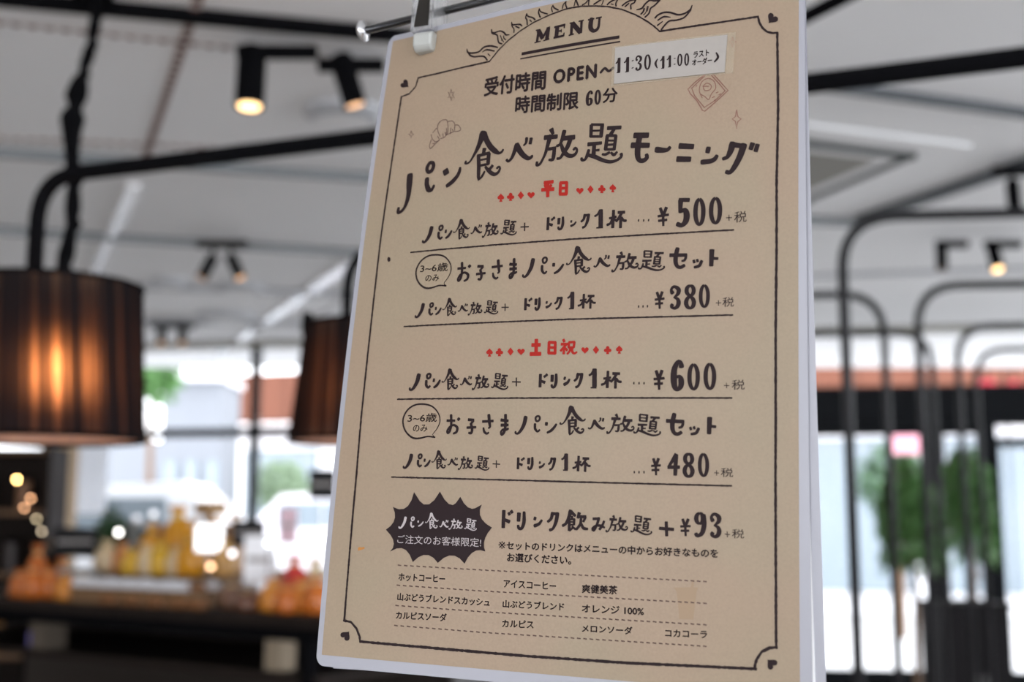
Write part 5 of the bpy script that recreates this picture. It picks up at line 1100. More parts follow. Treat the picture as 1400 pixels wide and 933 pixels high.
 ("dashed_rule","dash","l",[(127.67,24.29,0.56),(129.07,24.15,0.51)]),
 ("dashed_rule","dash","l",[(130.36,24.31,0.56),(131.75,24.18,0.51)]),
 ("dashed_rule","dash","l",[(133.03,24.34,0.56),(134.42,24.2,0.51)]),
 ("dashed_rule","dash","l",[(135.7,24.36,0.56),(137.09,24.23,0.51)]),
 ("dashed_rule","dash","l",[(138.36,24.39,0.56),(139.74,24.26,0.51)]),
 ("dashed_rule","dash","l",[(141.01,24.41,0.56),(142.38,24.28,0.51)]),
 ("dashed_rule","dash","l",[(143.65,24.44,0.56),(145.02,24.31,0.51)]),
 ("dashed_rule","dash","l",[(146.28,24.47,0.56),(147.64,24.33,0.51)]),
 ("dashed_rule","dash","l",[(148.9,24.49,0.56),(150.26,24.36,0.51)]),
 ("dashed_rule","dash","l",[(151.51,24.52,0.56),(152.87,24.38,0.51)]),
 ("dashed_rule","dash","l",[(154.11,24.54,0.56),(155.46,24.41,0.51)]),
 ("dashed_rule","dash","l",[(156.71,24.57,0.56),(158.05,24.44,0.51)]),
 ("dashed_rule","dash","l",[(159.29,24.59,0.56),(160.64,24.46,0.51)]),
 ("dashed_rule","dash","l",[(161.87,24.62,0.56),(163.21,24.49,0.51)]),
 ("dashed_rule","dash","l",[(164.44,24.64,0.56),(165.77,24.51,0.51)]),
 ("dashed_rule","dash","l",[(167.0,24.67,0.56),(168.33,24.54,0.51)]),
 ("dashed_rule","dash","l",[(169.55,24.7,0.56),(170.88,24.57,0.51)]),
 ("dashed_rule","dash","l",[(172.09,24.72,0.56),(173.41,24.59,0.51)]),
 ("dashed_rule","dash","l",[(35.63,15.35,0.56),(37.25,15.19,0.51)]),
 ("dashed_rule","dash","l",[(38.72,15.34,0.56),(40.33,15.19,0.51)]),
 ("dashed_rule","dash","l",[(41.8,15.34,0.56),(43.4,15.18,0.51)]),
 ("dashed_rule","dash","l",[(44.85,15.33,0.56),(46.45,15.17,0.51)]),
 ("dashed_rule","dash","l",[(47.9,15.32,0.56),(49.48,15.16,0.51)]),
 ("dashed_rule","dash","l",[(50.92,15.31,0.56),(52.5,15.16,0.51)]),
 ("dashed_rule","dash","l",[(53.93,15.31,0.56),(55.5,15.15,0.51)]),
 ("dashed_rule","dash","l",[(56.93,15.3,0.56),(58.48,15.14,0.51)]),
 ("dashed_rule","dash","l",[(59.9,15.29,0.56),(61.45,15.13,0.51)]),
 ("dashed_rule","dash","l",[(62.87,15.28,0.56),(64.41,15.12,0.51)]),
 ("dashed_rule","dash","l",[(65.82,15.27,0.56),(67.35,15.11,0.51)]),
 ("dashed_rule","dash","l",[(68.75,15.26,0.56),(70.28,15.1,0.51)]),
 ("dashed_rule","dash","l",[(71.68,15.25,0.56),(73.2,15.09,0.51)]),
 ("dashed_rule","dash","l",[(74.59,15.23,0.56),(76.1,15.08,0.51)]),
 ("dashed_rule","dash","l",[(77.48,15.22,0.56),(78.99,15.09,0.51)]),
 ("dashed_rule","dash","l",[(80.36,15.26,0.56),(81.86,15.12,0.51)]),
 ("dashed_rule","dash","l",[(83.23,15.29,0.56),(84.73,15.16,0.51)]),
 ("dashed_rule","dash","l",[(86.09,15.32,0.56),(87.58,15.19,0.51)]),
 ("dashed_rule","dash","l",[(88.94,15.36,0.56),(90.42,15.22,0.51)]),
 ("dashed_rule","dash","l",[(91.77,15.39,0.56),(93.24,15.25,0.51)]),
 ("dashed_rule","dash","l",[(94.59,15.42,0.56),(96.06,15.29,0.51)]),
 ("dashed_rule","dash","l",[(97.4,15.45,0.56),(98.86,15.32,0.51)]),
 ("dashed_rule","dash","l",[(100.2,15.48,0.56),(101.66,15.35,0.51)]),
 ("dashed_rule","dash","l",[(102.99,15.52,0.56),(104.44,15.38,0.51)]),
 ("dashed_rule","dash","l",[(105.77,15.55,0.56),(107.21,15.41,0.51)]),
 ("dashed_rule","dash","l",[(108.54,15.58,0.56),(109.97,15.45,0.51)]),
 ("dashed_rule","dash","l",[(111.29,15.61,0.56),(112.72,15.48,0.51)]),
 ("dashed_rule","dash","l",[(114.04,15.64,0.56),(115.47,15.51,0.51)]),
 ("dashed_rule","dash","l",[(116.78,15.67,0.56),(118.2,15.54,0.51)]),
 ("dashed_rule","dash","l",[(119.5,15.7,0.56),(120.92,15.57,0.51)]),
 ("dashed_rule","dash","l",[(122.22,15.73,0.56),(123.63,15.6,0.51)]),
 ("dashed_rule","dash","l",[(124.93,15.76,0.56),(126.33,15.63,0.51)]),
 ("dashed_rule","dash","l",[(127.62,15.79,0.56),(129.02,15.66,0.51)]),
 ("dashed_rule","dash","l",[(130.31,15.82,0.56),(131.71,15.69,0.51)]),
 ("dashed_rule","dash","l",[(132.99,15.85,0.56),(134.38,15.72,0.51)]),
 ("dashed_rule","dash","l",[(135.66,15.88,0.56),(137.05,15.75,0.51)]),
 ("dashed_rule","dash","l",[(138.32,15.92,0.56),(139.7,15.78,0.51)]),
 ("dashed_rule","dash","l",[(140.97,15.95,0.56),(142.35,15.82,0.51)]),
 ("dashed_rule","dash","l",[(143.61,15.98,0.56),(144.98,15.85,0.51)]),
 ("dashed_rule","dash","l",[(146.25,16.01,0.56),(147.61,15.88,0.51)]),
 ("dashed_rule","dash","l",[(148.87,16.04,0.56),(150.23,15.91,0.51)]),
 ("dashed_rule","dash","l",[(151.49,16.07,0.56),(152.84,15.94,0.51)]),
 ("dashed_rule","dash","l",[(154.09,16.1,0.56),(155.45,15.97,0.51)]),
 ("dashed_rule","dash","l",[(156.69,16.13,0.56),(158.04,16.0,0.51)]),
 ("dashed_rule","dash","l",[(159.28,16.16,0.56),(160.63,16.04,0.51)]),
 ("dashed_rule","dash","l",[(161.86,16.19,0.56),(163.2,16.07,0.51)]),
 ("dashed_rule","dash","l",[(164.43,16.23,0.56),(165.77,16.1,0.51)]),
 ("dashed_rule","dash","l",[(167.0,16.26,0.56),(168.33,16.13,0.51)]),
 ("dashed_rule","dash","l",[(169.55,16.29,0.56),(170.88,16.16,0.51)]),
 ("dashed_rule","dash","l",[(172.1,16.32,0.56),(173.42,16.2,0.51)]),
]
FILLS=[
 ("burst_badge","ink",[(41.35,73.51),(44.05,69.94),(46.67,68.22),(49.24,68.35),(51.77,70.29),(54.25,74.06),(56.72,70.68),(58.95,68.81),(60.96,68.42),(62.75,69.52),(64.33,72.09),(66.24,69.35),(68.24,67.67),(70.32,67.07),(72.5,67.52),(74.78,69.03),(73.98,66.75),(74.1,64.64),(75.16,62.71),(77.13,60.95),(80.01,59.38),(78.23,57.12),(77.08,54.96),(76.55,52.91),(76.66,50.95),(77.39,49.1),(75.11,49.61),(73.02,49.31),(71.1,48.19),(69.38,46.27),(67.85,43.52),(65.46,45.63),(62.99,46.66),(60.44,46.61),(57.82,45.47),(55.13,43.23),(52.82,45.32),(50.44,46.34),(47.99,46.29),(45.47,45.17),(42.89,42.97),(41.2,46.03),(39.18,47.98),(36.85,48.78),(34.19,48.46),(31.21,46.98),(32.51,48.65),(32.87,50.43),(32.3,52.33),(30.77,54.35),(28.29,56.49),(30.55,58.16),(31.96,60.01),(32.52,62.03),(32.23,64.24),(31.08,66.64),(34.18,65.72),(36.74,65.96),(38.78,67.33),(40.32,69.85)]),
 ("cup_drawing","cup",[(159.9,38.53),(166.97,39.05),(167.41,41.93),(168.43,42.11),(168.06,39.11),(169.98,39.1),(169.34,37.7),(167.98,26.38),(162.35,26.14),(161.2,36.92)]),
 ("stain","stain",[(14.47,47.86),(15.4,48.29),(16.56,48.11),(17.87,48.49),(18.13,47.7),(16.65,47.14),(14.79,46.57)]),
 ("stain_dot","ink",[(17.69,181.91),(17.64,181.31),(17.34,180.89),(16.88,180.76),(16.37,180.96),(15.95,181.43),(15.72,182.05),(15.76,182.66),(16.05,183.09),(16.51,183.23),(17.02,183.04),(17.45,182.58),(17.68,181.96)]),
 ("corner_heart","ink",[(12.33,273.12),(12.14,273.32),(11.81,273.88),(11.78,274.55),(12.27,275.0),(13.17,275.01),(14.1,274.55),(14.77,273.75),(15.13,272.76),(15.35,271.76),(15.59,270.92),(15.87,270.4),(16.02,270.24),(15.82,270.35),(15.2,270.53),(14.23,270.65),(13.07,270.72),(11.9,270.92),(10.9,271.41),(10.28,272.18),(10.19,272.96),(10.64,273.44),(11.41,273.48),(12.08,273.26)]),
 ("corner_heart","ink",[(199.53,272.56),(199.68,272.67),(200.14,272.8),(200.78,272.65),(201.33,272.12),(201.55,271.37),(201.33,270.7),(200.71,270.34),(199.83,270.29),(198.91,270.36),(198.15,270.37),(197.71,270.27),(197.58,270.19),(197.64,270.33),(197.68,270.81),(197.57,271.61),(197.37,272.58),(197.29,273.51),(197.54,274.22),(198.14,274.55),(198.87,274.41),(199.44,273.9),(199.67,273.24),(199.61,272.74)]),
 ("corner_heart","ink",[(11.21,8.63),(11.05,8.5),(10.53,8.3),(9.8,8.32),(9.16,8.71),(8.89,9.38),(9.12,10.04),(9.82,10.49),(10.81,10.69),(11.86,10.79),(12.71,10.91),(13.21,11.09),(13.35,11.19),(13.29,11.04),(13.26,10.59),(13.4,9.87),(13.65,9.01),(13.75,8.16),(13.49,7.46),(12.83,7.05),(12.0,7.04),(11.35,7.41),(11.07,7.98),(11.13,8.46)]),
 ("corner_heart","ink",[(199.63,11.06),(199.73,10.91),(199.86,10.47),(199.73,9.87),(199.25,9.38),(198.56,9.21),(197.94,9.45),(197.61,10.06),(197.55,10.89),(197.61,11.76),(197.61,12.48),(197.51,12.9),(197.44,13.02),(197.57,12.96),(198.01,12.9),(198.74,12.96),(199.62,13.1),(200.47,13.12),(201.12,12.85),(201.42,12.27),(201.31,11.58),(200.85,11.07),(200.25,10.89),(199.79,10.97)]),
 ("weekday_heading","red",[(75.97,206.13),(75.95,206.0),(75.78,205.73),(75.4,205.54),(74.89,205.6),(74.43,205.93),(74.22,206.4),(74.36,206.87),(74.76,207.28),(75.25,207.63),(75.62,207.96),(75.79,208.21),(75.81,208.31),(75.85,208.2),(76.06,207.91),(76.48,207.51),(77.03,207.06),(77.49,206.57),(77.7,206.06),(77.56,205.63),(77.15,205.38),(76.63,205.42),(76.22,205.69),(76.01,206.0)]),
 ("weekday_heading","red",[(75.74,206.0),(76.23,205.95),(76.92,204.22),(75.28,204.37)]),
 ("weekday_heading","red",[(81.8,207.16),(81.74,206.8),(81.5,206.53),(81.15,206.41),(80.74,206.45),(80.36,206.65),(80.09,206.96),(79.97,207.34),(80.04,207.69),(80.28,207.96),(80.64,208.08),(81.05,208.03),(81.43,207.83),(81.7,207.51)]),
 ("weekday_heading","red",[(80.87,206.05),(80.8,205.69),(80.57,205.43),(80.21,205.3),(79.8,205.34),(79.43,205.54),(79.15,205.85),(79.04,206.23),(79.11,206.58),(79.35,206.85),(79.71,206.97),(80.12,206.92),(80.49,206.72),(80.76,206.4)]),
 ("weekday_heading","red",[(82.89,205.86),(82.83,205.5),(82.59,205.24),(82.24,205.11),(81.83,205.15),(81.46,205.35),(81.18,205.66),(81.07,206.03),(81.14,206.39),(81.38,206.65),(81.74,206.77),(82.15,206.73),(82.52,206.53),(82.79,206.21)]),
 ("weekday_heading","red",[(80.68,206.71),(81.17,206.66),(81.9,204.2),(80.28,204.35)]),
 ("weekday_heading","red",[(86.02,208.34),(87.74,206.26),(86.27,204.47),(84.54,206.56)]),
 ("weekday_heading","red",[(91.27,206.64),(91.29,206.78),(91.47,207.07),(91.88,207.29),(92.44,207.23),(92.92,206.87),(93.14,206.36),(92.98,205.84),(92.54,205.4),(92.02,205.0),(91.62,204.65),(91.43,204.38),(91.41,204.27),(91.37,204.38),(91.15,204.69),(90.7,205.12),(90.12,205.62),(89.62,206.15),(89.41,206.7),(89.56,207.18),(90.01,207.45),(90.56,207.41),(91.01,207.12),(91.23,206.78)]),
 ("weekday_heading","red",[(115.01,206.44),(115.04,206.58),(115.21,206.87),(115.61,207.08),(116.13,207.02),(116.59,206.68),(116.78,206.18),(116.63,205.68),(116.21,205.24),(115.7,204.85),(115.31,204.5),(115.14,204.24),(115.11,204.13),(115.08,204.24),(114.87,204.54),(114.45,204.96),(113.91,205.44),(113.44,205.95),(113.24,206.49),(113.4,206.96),(113.83,207.22),(114.35,207.19),(114.77,206.91),(114.97,206.58)]),
 ("weekday_heading","red",[(119.96,207.94),(121.52,205.94),(120.11,204.21),(118.54,206.2)]),
 ("weekday_heading","red",[(126.14,206.72),(126.07,206.39),(125.85,206.13),(125.52,206.0),(125.15,206.04),(124.81,206.22),(124.57,206.52),(124.48,206.87),(124.55,207.21),(124.78,207.47),(125.11,207.59),(125.48,207.55),(125.82,207.36),(126.05,207.06)]),
 ("weekday_heading","red",[(125.26,205.65),(125.19,205.32),(124.97,205.06),(124.64,204.93),(124.27,204.97),(123.93,205.15),(123.69,205.45),(123.6,205.8),(123.67,206.14),(123.9,206.4),(124.23,206.52),(124.6,206.48),(124.94,206.29),(125.17,205.99)]),
 ("weekday_heading","red",[(127.1,205.5),(127.03,205.16),(126.81,204.9),(126.48,204.78),(126.11,204.81),(125.78,205.0),(125.54,205.29),(125.45,205.65),(125.52,205.98),(125.74,206.24),(126.07,206.36),(126.44,206.32),(126.78,206.14),(127.01,205.84)]),
 ("weekday_heading","red",[(125.11,206.28),(125.55,206.25),(126.15,203.91),(124.68,204.03)]),
 ("weekday_heading","red",[(130.43,205.6),(130.41,205.48),(130.25,205.22),(129.91,205.04),(129.45,205.08),(129.05,205.39),(128.88,205.83),(129.02,206.28),(129.39,206.67),(129.84,207.01),(130.18,207.32),(130.34,207.56),(130.36,207.65),(130.39,207.55),(130.57,207.29),(130.93,206.92),(131.4,206.49),(131.81,206.04),(131.97,205.57),(131.84,205.15),(131.46,204.92),(131.0,204.94),(130.64,205.19),(130.46,205.48)]),
 ("weekday_heading","red",[(130.22,205.47),(130.66,205.44),(131.22,203.81),(129.76,203.93)]),
 ("weekend_heading","red",[(74.92,135.42),(74.9,135.3),(74.74,135.03),(74.37,134.82),(73.88,134.84),(73.45,135.12),(73.26,135.56),(73.39,136.02),(73.78,136.43),(74.25,136.8),(74.61,137.14),(74.77,137.39),(74.79,137.48),(74.83,137.38),(75.02,137.13),(75.42,136.78),(75.93,136.38),(76.37,135.94),(76.56,135.48),(76.43,135.05),(76.03,134.79),(75.54,134.79),(75.15,135.02),(74.95,135.3)]),
 ("weekend_heading","red",[(74.69,135.28),(75.16,135.27),(75.8,133.67),(74.24,133.7)]),
 ("weekend_heading","red",[(80.57,136.54),(80.51,136.19),(80.28,135.92),(79.94,135.78),(79.55,135.79),(79.19,135.95),(78.94,136.24),(78.83,136.58),(78.9,136.93),(79.13,137.19),(79.48,137.33),(79.86,137.32),(80.22,137.15),(80.47,136.87)]),
 ("weekend_heading","red",[(79.67,135.42),(79.6,135.07),(79.38,134.8),(79.04,134.66),(78.65,134.67),(78.29,134.83),(78.03,135.12),(77.93,135.46),(78.0,135.8),(78.23,136.07),(78.57,136.21),(78.96,136.2),(79.32,136.03),(79.57,135.75)]),
 ("weekend_heading","red",[(81.6,135.37),(81.53,135.03),(81.31,134.76),(80.97,134.62),(80.58,134.63),(80.22,134.79),(79.97,135.07),(79.86,135.42),(79.93,135.76),(80.16,136.03),(80.51,136.17),(80.89,136.15),(81.25,135.99),(81.5,135.71)]),
 ("weekend_heading","red",[(79.5,136.03),(79.97,136.02),(80.63,133.73),(79.09,133.76)]),
 ("weekend_heading","red",[(85.06,137.55),(86.68,135.68),(85.25,133.88),(83.62,135.75)]),
 ("weekend_heading","red",[(90.2,136.12),(90.23,136.25),(90.41,136.55),(90.8,136.78),(91.33,136.76),(91.79,136.45),(91.99,135.98),(91.84,135.47),(91.41,135.02),(90.91,134.61),(90.52,134.24),(90.34,133.97),(90.31,133.87),(90.28,133.97),(90.07,134.25),(89.65,134.64),(89.1,135.07),(88.63,135.54),(88.42,136.05),(88.58,136.52),(89.01,136.81),(89.54,136.81),(89.96,136.56),(90.17,136.25)]),
 ("weekend_heading","red",[(119.99,136.13),(120.02,136.26),(120.19,136.55),(120.57,136.78),(121.07,136.76),(121.5,136.46),(121.68,136.0),(121.53,135.51),(121.12,135.06),(120.63,134.66),(120.26,134.31),(120.09,134.04),(120.06,133.94),(120.03,134.04),(119.84,134.31),(119.44,134.69),(118.93,135.11),(118.49,135.57),(118.3,136.07),(118.46,136.52),(118.87,136.8),(119.37,136.8),(119.77,136.56),(119.96,136.26)]),
 ("weekend_heading","red",[(124.91,137.41),(126.39,135.6),(125.02,133.86),(123.54,135.66)]),
 ("weekend_heading","red",[(130.98,136.39),(130.91,136.06),(130.7,135.8),(130.38,135.66),(130.03,135.67),(129.7,135.82),(129.48,136.09),(129.39,136.43),(129.47,136.75),(129.68,137.01),(130.0,137.15),(130.35,137.14),(130.68,136.98),(130.9,136.71)]),
 ("weekend_heading","red",[(130.13,135.31),(130.06,134.99),(129.84,134.73),(129.53,134.59),(129.17,134.59),(128.85,134.75),(128.62,135.02),(128.54,135.35),(128.61,135.68),(128.83,135.93),(129.15,136.07),(129.5,136.06),(129.82,135.9),(130.05,135.63)]),
 ("weekend_heading","red",[(131.89,135.28),(131.82,134.95),(131.6,134.69),(131.29,134.55),(130.94,134.56),(130.61,134.72),(130.39,134.98),(130.3,135.32),(130.38,135.64),(130.59,135.9),(130.91,136.04),(131.26,136.03),(131.58,135.87),(131.81,135.6)]),
 ("weekend_heading","red",[(129.99,135.9),(130.41,135.9),(130.96,133.7),(129.55,133.73)]),
 ("weekend_heading","red",[(135.34,135.46),(135.32,135.34),(135.17,135.09),(134.83,134.89),(134.4,134.9),(134.02,135.17),(133.86,135.58),(134.0,136.01),(134.36,136.41),(134.79,136.77),(135.12,137.08),(135.27,137.32),(135.3,137.41),(135.33,137.32),(135.49,137.08),(135.84,136.74),(136.28,136.37),(136.66,135.96),(136.82,135.52),(136.68,135.12),(136.32,134.87),(135.88,134.87),(135.54,135.08),(135.37,135.34)]),
 ("weekend_heading","red",[(135.14,135.32),(135.56,135.31),(136.08,133.8),(134.68,133.82)]),
]
TEXTS=[
 ('opening_hours', 'ink', '受付時間', 62.72, 261.4, 95.23, 259.84, 9.04, 0.03),
 ('opening_hours', 'ink', 'OPEN', 99.48, 260.41, 120.42, 260.18, 6.25, 0.055),
 ('opening_hours', 'ink', '時間制限', 80.52, 249.75, 112.38, 247.7, 8.04, 0.03),
 ('opening_hours', 'ink', '分', 124.23, 247.98, 131.06, 247.76, 6.39, 0.03),
 ('label_lettering', 'ink', 'ラスト', 165.59, 260.71, 172.34, 260.9, 2.76, 0.03),
 ('label_lettering', 'ink', 'オーダー', 165.01, 257.42, 173.68, 257.34, 2.75, 0.03),
 ('age_bubble', 'ink', '3~6歳', 35.47, 176.09, 50.5, 175.9, 4.02, 0.012),
 ('age_bubble', 'ink', 'のみ', 38.82, 171.15, 46.22, 171.02, 3.13, 0.012),
 ('age_bubble', 'ink', '3~6歳', 35.46, 106.52, 50.43, 106.83, 3.95, 0.012),
 ('age_bubble', 'ink', 'のみ', 38.58, 101.89, 45.98, 101.97, 3.12, 0.012),
 ('badge_lettering', 'pale', 'ご注文のお客様限定!', 34.61, 52.63, 75.32, 52.81, 3.77, 0.008),
 ('note_lettering', 'ink', '※', 83.36, 52.2, 86.63, 52.19, 3.08, 0.004),
 ('note_lettering', 'ink', 'セットのドリンクはメニューの中からお好きなものを', 87.14, 52.16, 177.94, 52.94, 3.36, 0.03),
 ('note_lettering', 'ink', 'お選びください。', 87.6, 47.19, 116.2, 47.26, 3.49, 0.03),
 ('drinks_list', 'ink', 'ホットコーヒー', 36.37, 36.18, 58.91, 36.45, 3.23, 0.03),
 ('drinks_list', 'ink', '山ぶどうブレンドスカッシュ', 36.41, 27.75, 80.2, 27.88, 3.25, 0.03),
 ('drinks_list', 'ink', 'カルピスソーダ', 36.27, 19.78, 60.47, 20.26, 3.26, 0.03),
 ('drinks_list', 'ink', 'アイスコーヒー', 86.4, 36.1, 109.8, 36.3, 3.12, 0.03),
 ('drinks_list', 'ink', '山ぶどうブレンド', 86.33, 27.73, 113.56, 28.09, 3.16, 0.03),
 ('drinks_list', 'ink', 'カルピス', 86.31, 19.56, 100.28, 19.9, 3.01, 0.03),
 ('drinks_list', 'ink', '爽健美茶', 121.23, 35.96, 136.28, 36.18, 3.44, 0.03),
 ('drinks_list', 'ink', 'オレンジ 100%', 121.39, 27.98, 147.6, 28.34, 3.09, 0.03),
 ('drinks_list', 'ink', 'メロンソーダ', 121.54, 19.85, 142.87, 20.29, 3.03, 0.03),
 ('drinks_list', 'ink', 'コカコーラ', 156.58, 20.33, 173.57, 20.9, 2.82, 0.03),
 ('price_line', 'ink', '税', 183.88, 189.22, 189.05, 189.28, 4.58, 0.004),
 ('price_line', 'ink', '税', 179.3, 154.19, 184.03, 154.18, 3.91, 0.004),
 ('price_line', 'ink', '税', 183.34, 120.39, 188.58, 120.42, 3.98, 0.004),
 ('price_line', 'ink', '税', 179.02, 85.21, 183.97, 85.2, 3.64, 0.004),
 ('price_line', 'ink', '税', 183.61, 61.05, 188.44, 61.13, 3.59, 0.004),
]
# ------------------------------------------------------------------ the laminated menu sheet (sizes in millimetres on the sheet)
SR = Matrix(((0.905997, 0.043168, -0.421076), (0.024767, 0.987675, 0.154544), (0.422558, -0.150445, 0.893762)))
ST_ = Vector((17.959, 8.484, -540.223)) / 1000
WCO = (-3.3591, 6.7771, -1.6274, 1.8093, -2.1844, 0.6628, -0.0402)       # gentle warp of the hanging sheet
MONO = ((2, 0), (1, 1), (0, 2), (3, 0), (2, 1), (1, 2), (0, 3))
CM = Matrix.Translation(CAM) @ Matrix.Rotation(math.radians(90) + PITCH, 4, 'X')
SHEET_M = CM @ Matrix.Translation(ST_) @ SR.to_4x4()
def warp(u, v, lift=0.):
    x = (u - 105) / 100; y = (v - 148.5) / 100
    z = sum(c * x ** a * y ** b for c, (a, b) in zip(WCO, MONO)) + lift
    return ((u - 105) / 1000, (v - 148.5) / 1000, z / 1000)
menu = empty('menu_sheet', (0, 0, 0), 'laminated cream menu sheet with Japanese lettering hanging from a clip in the foreground', 'menu')
menu.matrix_world = SHEET_M
def sheet_part(name, m, verts, faces, label=None, kind=None):
    me = bpy.data.meshes.new(name); me.from_pydata(verts, [], faces); me.update(); me.materials.append(m)
    o = bpy.data.objects.new(name, me); COL.objects.link(o); o.parent = menu; return tag(o, label, None, None, kind)
def paper_mat():
    m = bpy.data.materials.new('cream_paper'); m.use_nodes = True; n = m.node_tree; b = n.nodes['Principled BSDF']; N = n.nodes.new; K = n.links.new
    tc = N('ShaderNodeTexCoord'); a = N('ShaderNodeTexNoise'); a.inputs['Scale'].default_value = 14; a.inputs['Detail'].default_value = 2; K(tc.outputs['Object'], a.inputs['Vector'])
    f = N('ShaderNodeTexNoise'); f.inputs['Scale'].default_value = 900; f.inputs['Detail'].default_value = 3; K(tc.outputs['Object'], f.inputs['Vector'])
    r = N('ShaderNodeValToRGB'); e = r.color_ramp.elements; e[0].position = .42; e[1].position = .60
    e[0].color = (*PAPER_A, 1); e[1].color = (*PAPER_B, 1); K(a.outputs['Fac'], r.inputs[0])
    mx = N('ShaderNodeMix'); mx.data_type = 'RGBA'; mx.blend_type = 'MULTIPLY'; mx.inputs[0].default_value = .18; K(r.outputs[0], mx.inputs[6]); K(f.outputs['Fac'], mx.inputs[7]); K(mx.outputs[2], b.inputs['Base Color'])
    b.inputs['Roughness'].default_value = .6; b.inputs['Specular IOR Level'].default_value = .3; b.inputs['Coat Weight'].default_value = .2; b.inputs['Coat Roughness'].default_value = .3
    return m
PAPER_A = (.350, .258, .178); PAPER_B = (.335, .262, .178)
PAPER = paper_mat()
INK = mat('dark_brown_ink', (.020, .011, .012), .6, spec=.15); RED = mat('red_ink', (.33, .014, .008), .6, coat=.0, spec=.2)
PALE = mat('pale_knockout', (.42, .37, .37), .5); LINE = mat('brown_line_ink', (.13, .075, .06), .5); LINE2 = mat('rose_line_ink', (.22, .10, .07), .5)
DASH = mat('dash_ink', (.09, .045, .032), .5); CUP = mat('tan_tint', (.305, .212, .132), .6); STAIN = mat('orange_stain', (.42, .17, .03), .5); LABEL = mat('label_paper', (.35, .32, .29), .65, noise=.05, scale=300, coat=.1)
INKS = dict(ink=INK, red=RED, pale=PALE, line=LINE, line2=LINE2, dash=DASH, cup=CUP, stain=STAIN)
LAM = mat('frosted_laminate', (.36, .36, .40), .35, coat=.2, alpha=.92)

def grid_sheet(poly, nu=40, nv=56, z=0., thick=.12):
    """poly: function (s,t in 0..1) -> (u,v); closed slab following the warp"""
    v = []; f = []
    for side in (0, 1):
        for j in range(nv + 1):
            for i in range(nu + 1):
                u, w = poly(i / nu, j / nv); v.append(warp(u, w, z - side * thick))
    n1 = (nu + 1) * (nv + 1); I = lambda i, j: j * (nu + 1) + i
    for j in range(nv):
        for i in range(nu):
            q = (I(i, j), I(i + 1, j), I(i + 1, j + 1), I(i, j + 1)); f.append(q); f.append(tuple(n1 + k for k in reversed(q)))
    for i in range(nu): f += [(I(i + 1, 0), I(i, 0), n1 + I(i, 0), n1 + I(i + 1, 0)), (I(i, nv), I(i + 1, nv), n1 + I(i + 1, nv), n1 + I(i, nv))]
    for j in range(nv): f += [(I(0, j), I(0, j + 1), n1 + I(0, j + 1), n1 + I(0, j)), (I(nu, j + 1), I(nu, j), n1 + I(nu, j), n1 + I(nu, j + 1))]
    return v, f
def rounded(s, t, x0, x1, y0, y1, r):
    """square to rounded rectangle in mm"""
    v = y0 + (y1 - y0) * t
    d = 0
    if v - y0 < r: d = r - math.sqrt(max(0, r * r - (r - (v - y0)) ** 2))
    if y1 - v < r: d = r - math.sqrt(max(0, r * r - (r - (y1 - v)) ** 2))
    return x0 + d + (x1 - x0 - 2 * d) * s, v
def tt(t): return (1 - math.cos(math.pi * t)) / 2
def ptop(u): return 296.6 + 2.9 * max(0, 1 - u / 65) ** 2
pv, pf = grid_sheet(lambda s, t: (210 * s, ptop(210 * s) * t), z=0.)
sheet_part('paper', PAPER, pv, pf)
def lam(s, t):
    t = tt(t); u, v = rounded(s, t, 0, 1, 0, 1, 0)
    x0 = -2.8 - .9 * t ** 6; x1 = 214.8 - 2.6 * t; y0 = -4.9; top = lambda uu: 299.3 + 2.9 * max(0, 1 - uu / 65) ** 2
    v = y0 + (top(x0 + (x1 - x0) * s) - y0) * t; r = 4.5; d = 0; yt = top(0)
    if v - y0 < r: d = r - math.sqrt(max(0, r * r - (r - (v - y0)) ** 2))
    if t > .9 and yt - v < r: d = max(d, r - math.sqrt(max(0, r * r - (r - min(r, (1 - t) * (yt - y0))) ** 2)))
    return x0 + d + (x1 - x0 - 2 * d) * s, v
lv, lf = grid_sheet(lam, 40, 90, z=-.15, thick=.15)
sheet_part('laminate', LAM, lv, lf, 'pale frosted plastic edge')

# ---- print: every mark follows the warp of the sheet, a hair above the paper
def smooth_pts(P, closed=False, step=.35):
    n = len(P); out = []
    if n < 3 and not closed: return [tuple(q) for q in P]
    rng = range(n - 1)
    for i in rng:
        p1, p2 = P[i], P[i + 1]
        p0 = P[i - 1] if i > 0 else (P[-2] if closed else p1); p3 = P[i + 2] if i + 2 < n else (P[1] if closed else p2)
        L = math.hypot(p2[0] - p1[0], p2[1] - p1[1]); k = max(2, min(14, int(L / step)))
        for j in range(k):
            t = j / k; t2, t3 = t * t, t * t * t
            out.append(tuple(.5 * (2 * p1[c] + (p2[c] - p0[c]) * t + (2 * p0[c] - 5 * p1[c] + 4 * p2[c] - p3[c]) * t2 + (3 * p1[c] - p0[c] - 3 * p2[c] + p3[c]) * t3) for c in range(3)))
    out.append(tuple(P[-1])); return out
BANK = {}
RNG = random.Random(3)
def bank(key, col, z):
    return BANK.setdefault(key, dict(col=col, z=z, v=[], f=[]))
LEV = {'price_line': [190, 153, 120, 85], 'rule_line': [184.6, 149.4, 115.6, 80], 'dashed_rule': [41.5, 32.8, 24.2, 15.5], 'heading_line': [172, 103], 'age_bubble': [170, 103]}
def key_of(part, col, u, v):
    if part in LEV: return (part, min(range(len(LEV[part])), key=lambda i: abs(LEV[part][i] - v)), col)
    if part in ('corner_heart', 'sparkle_drawing'): return (part, (u > 105) * 2 + (v > (150 if part == 'corner_heart' else 262)), col)
    return (part, 0, col)
ZL = {'badge_lettering': .34, 'label_lettering': .72, 'burst_badge': .2, 'cup_drawing': .12}
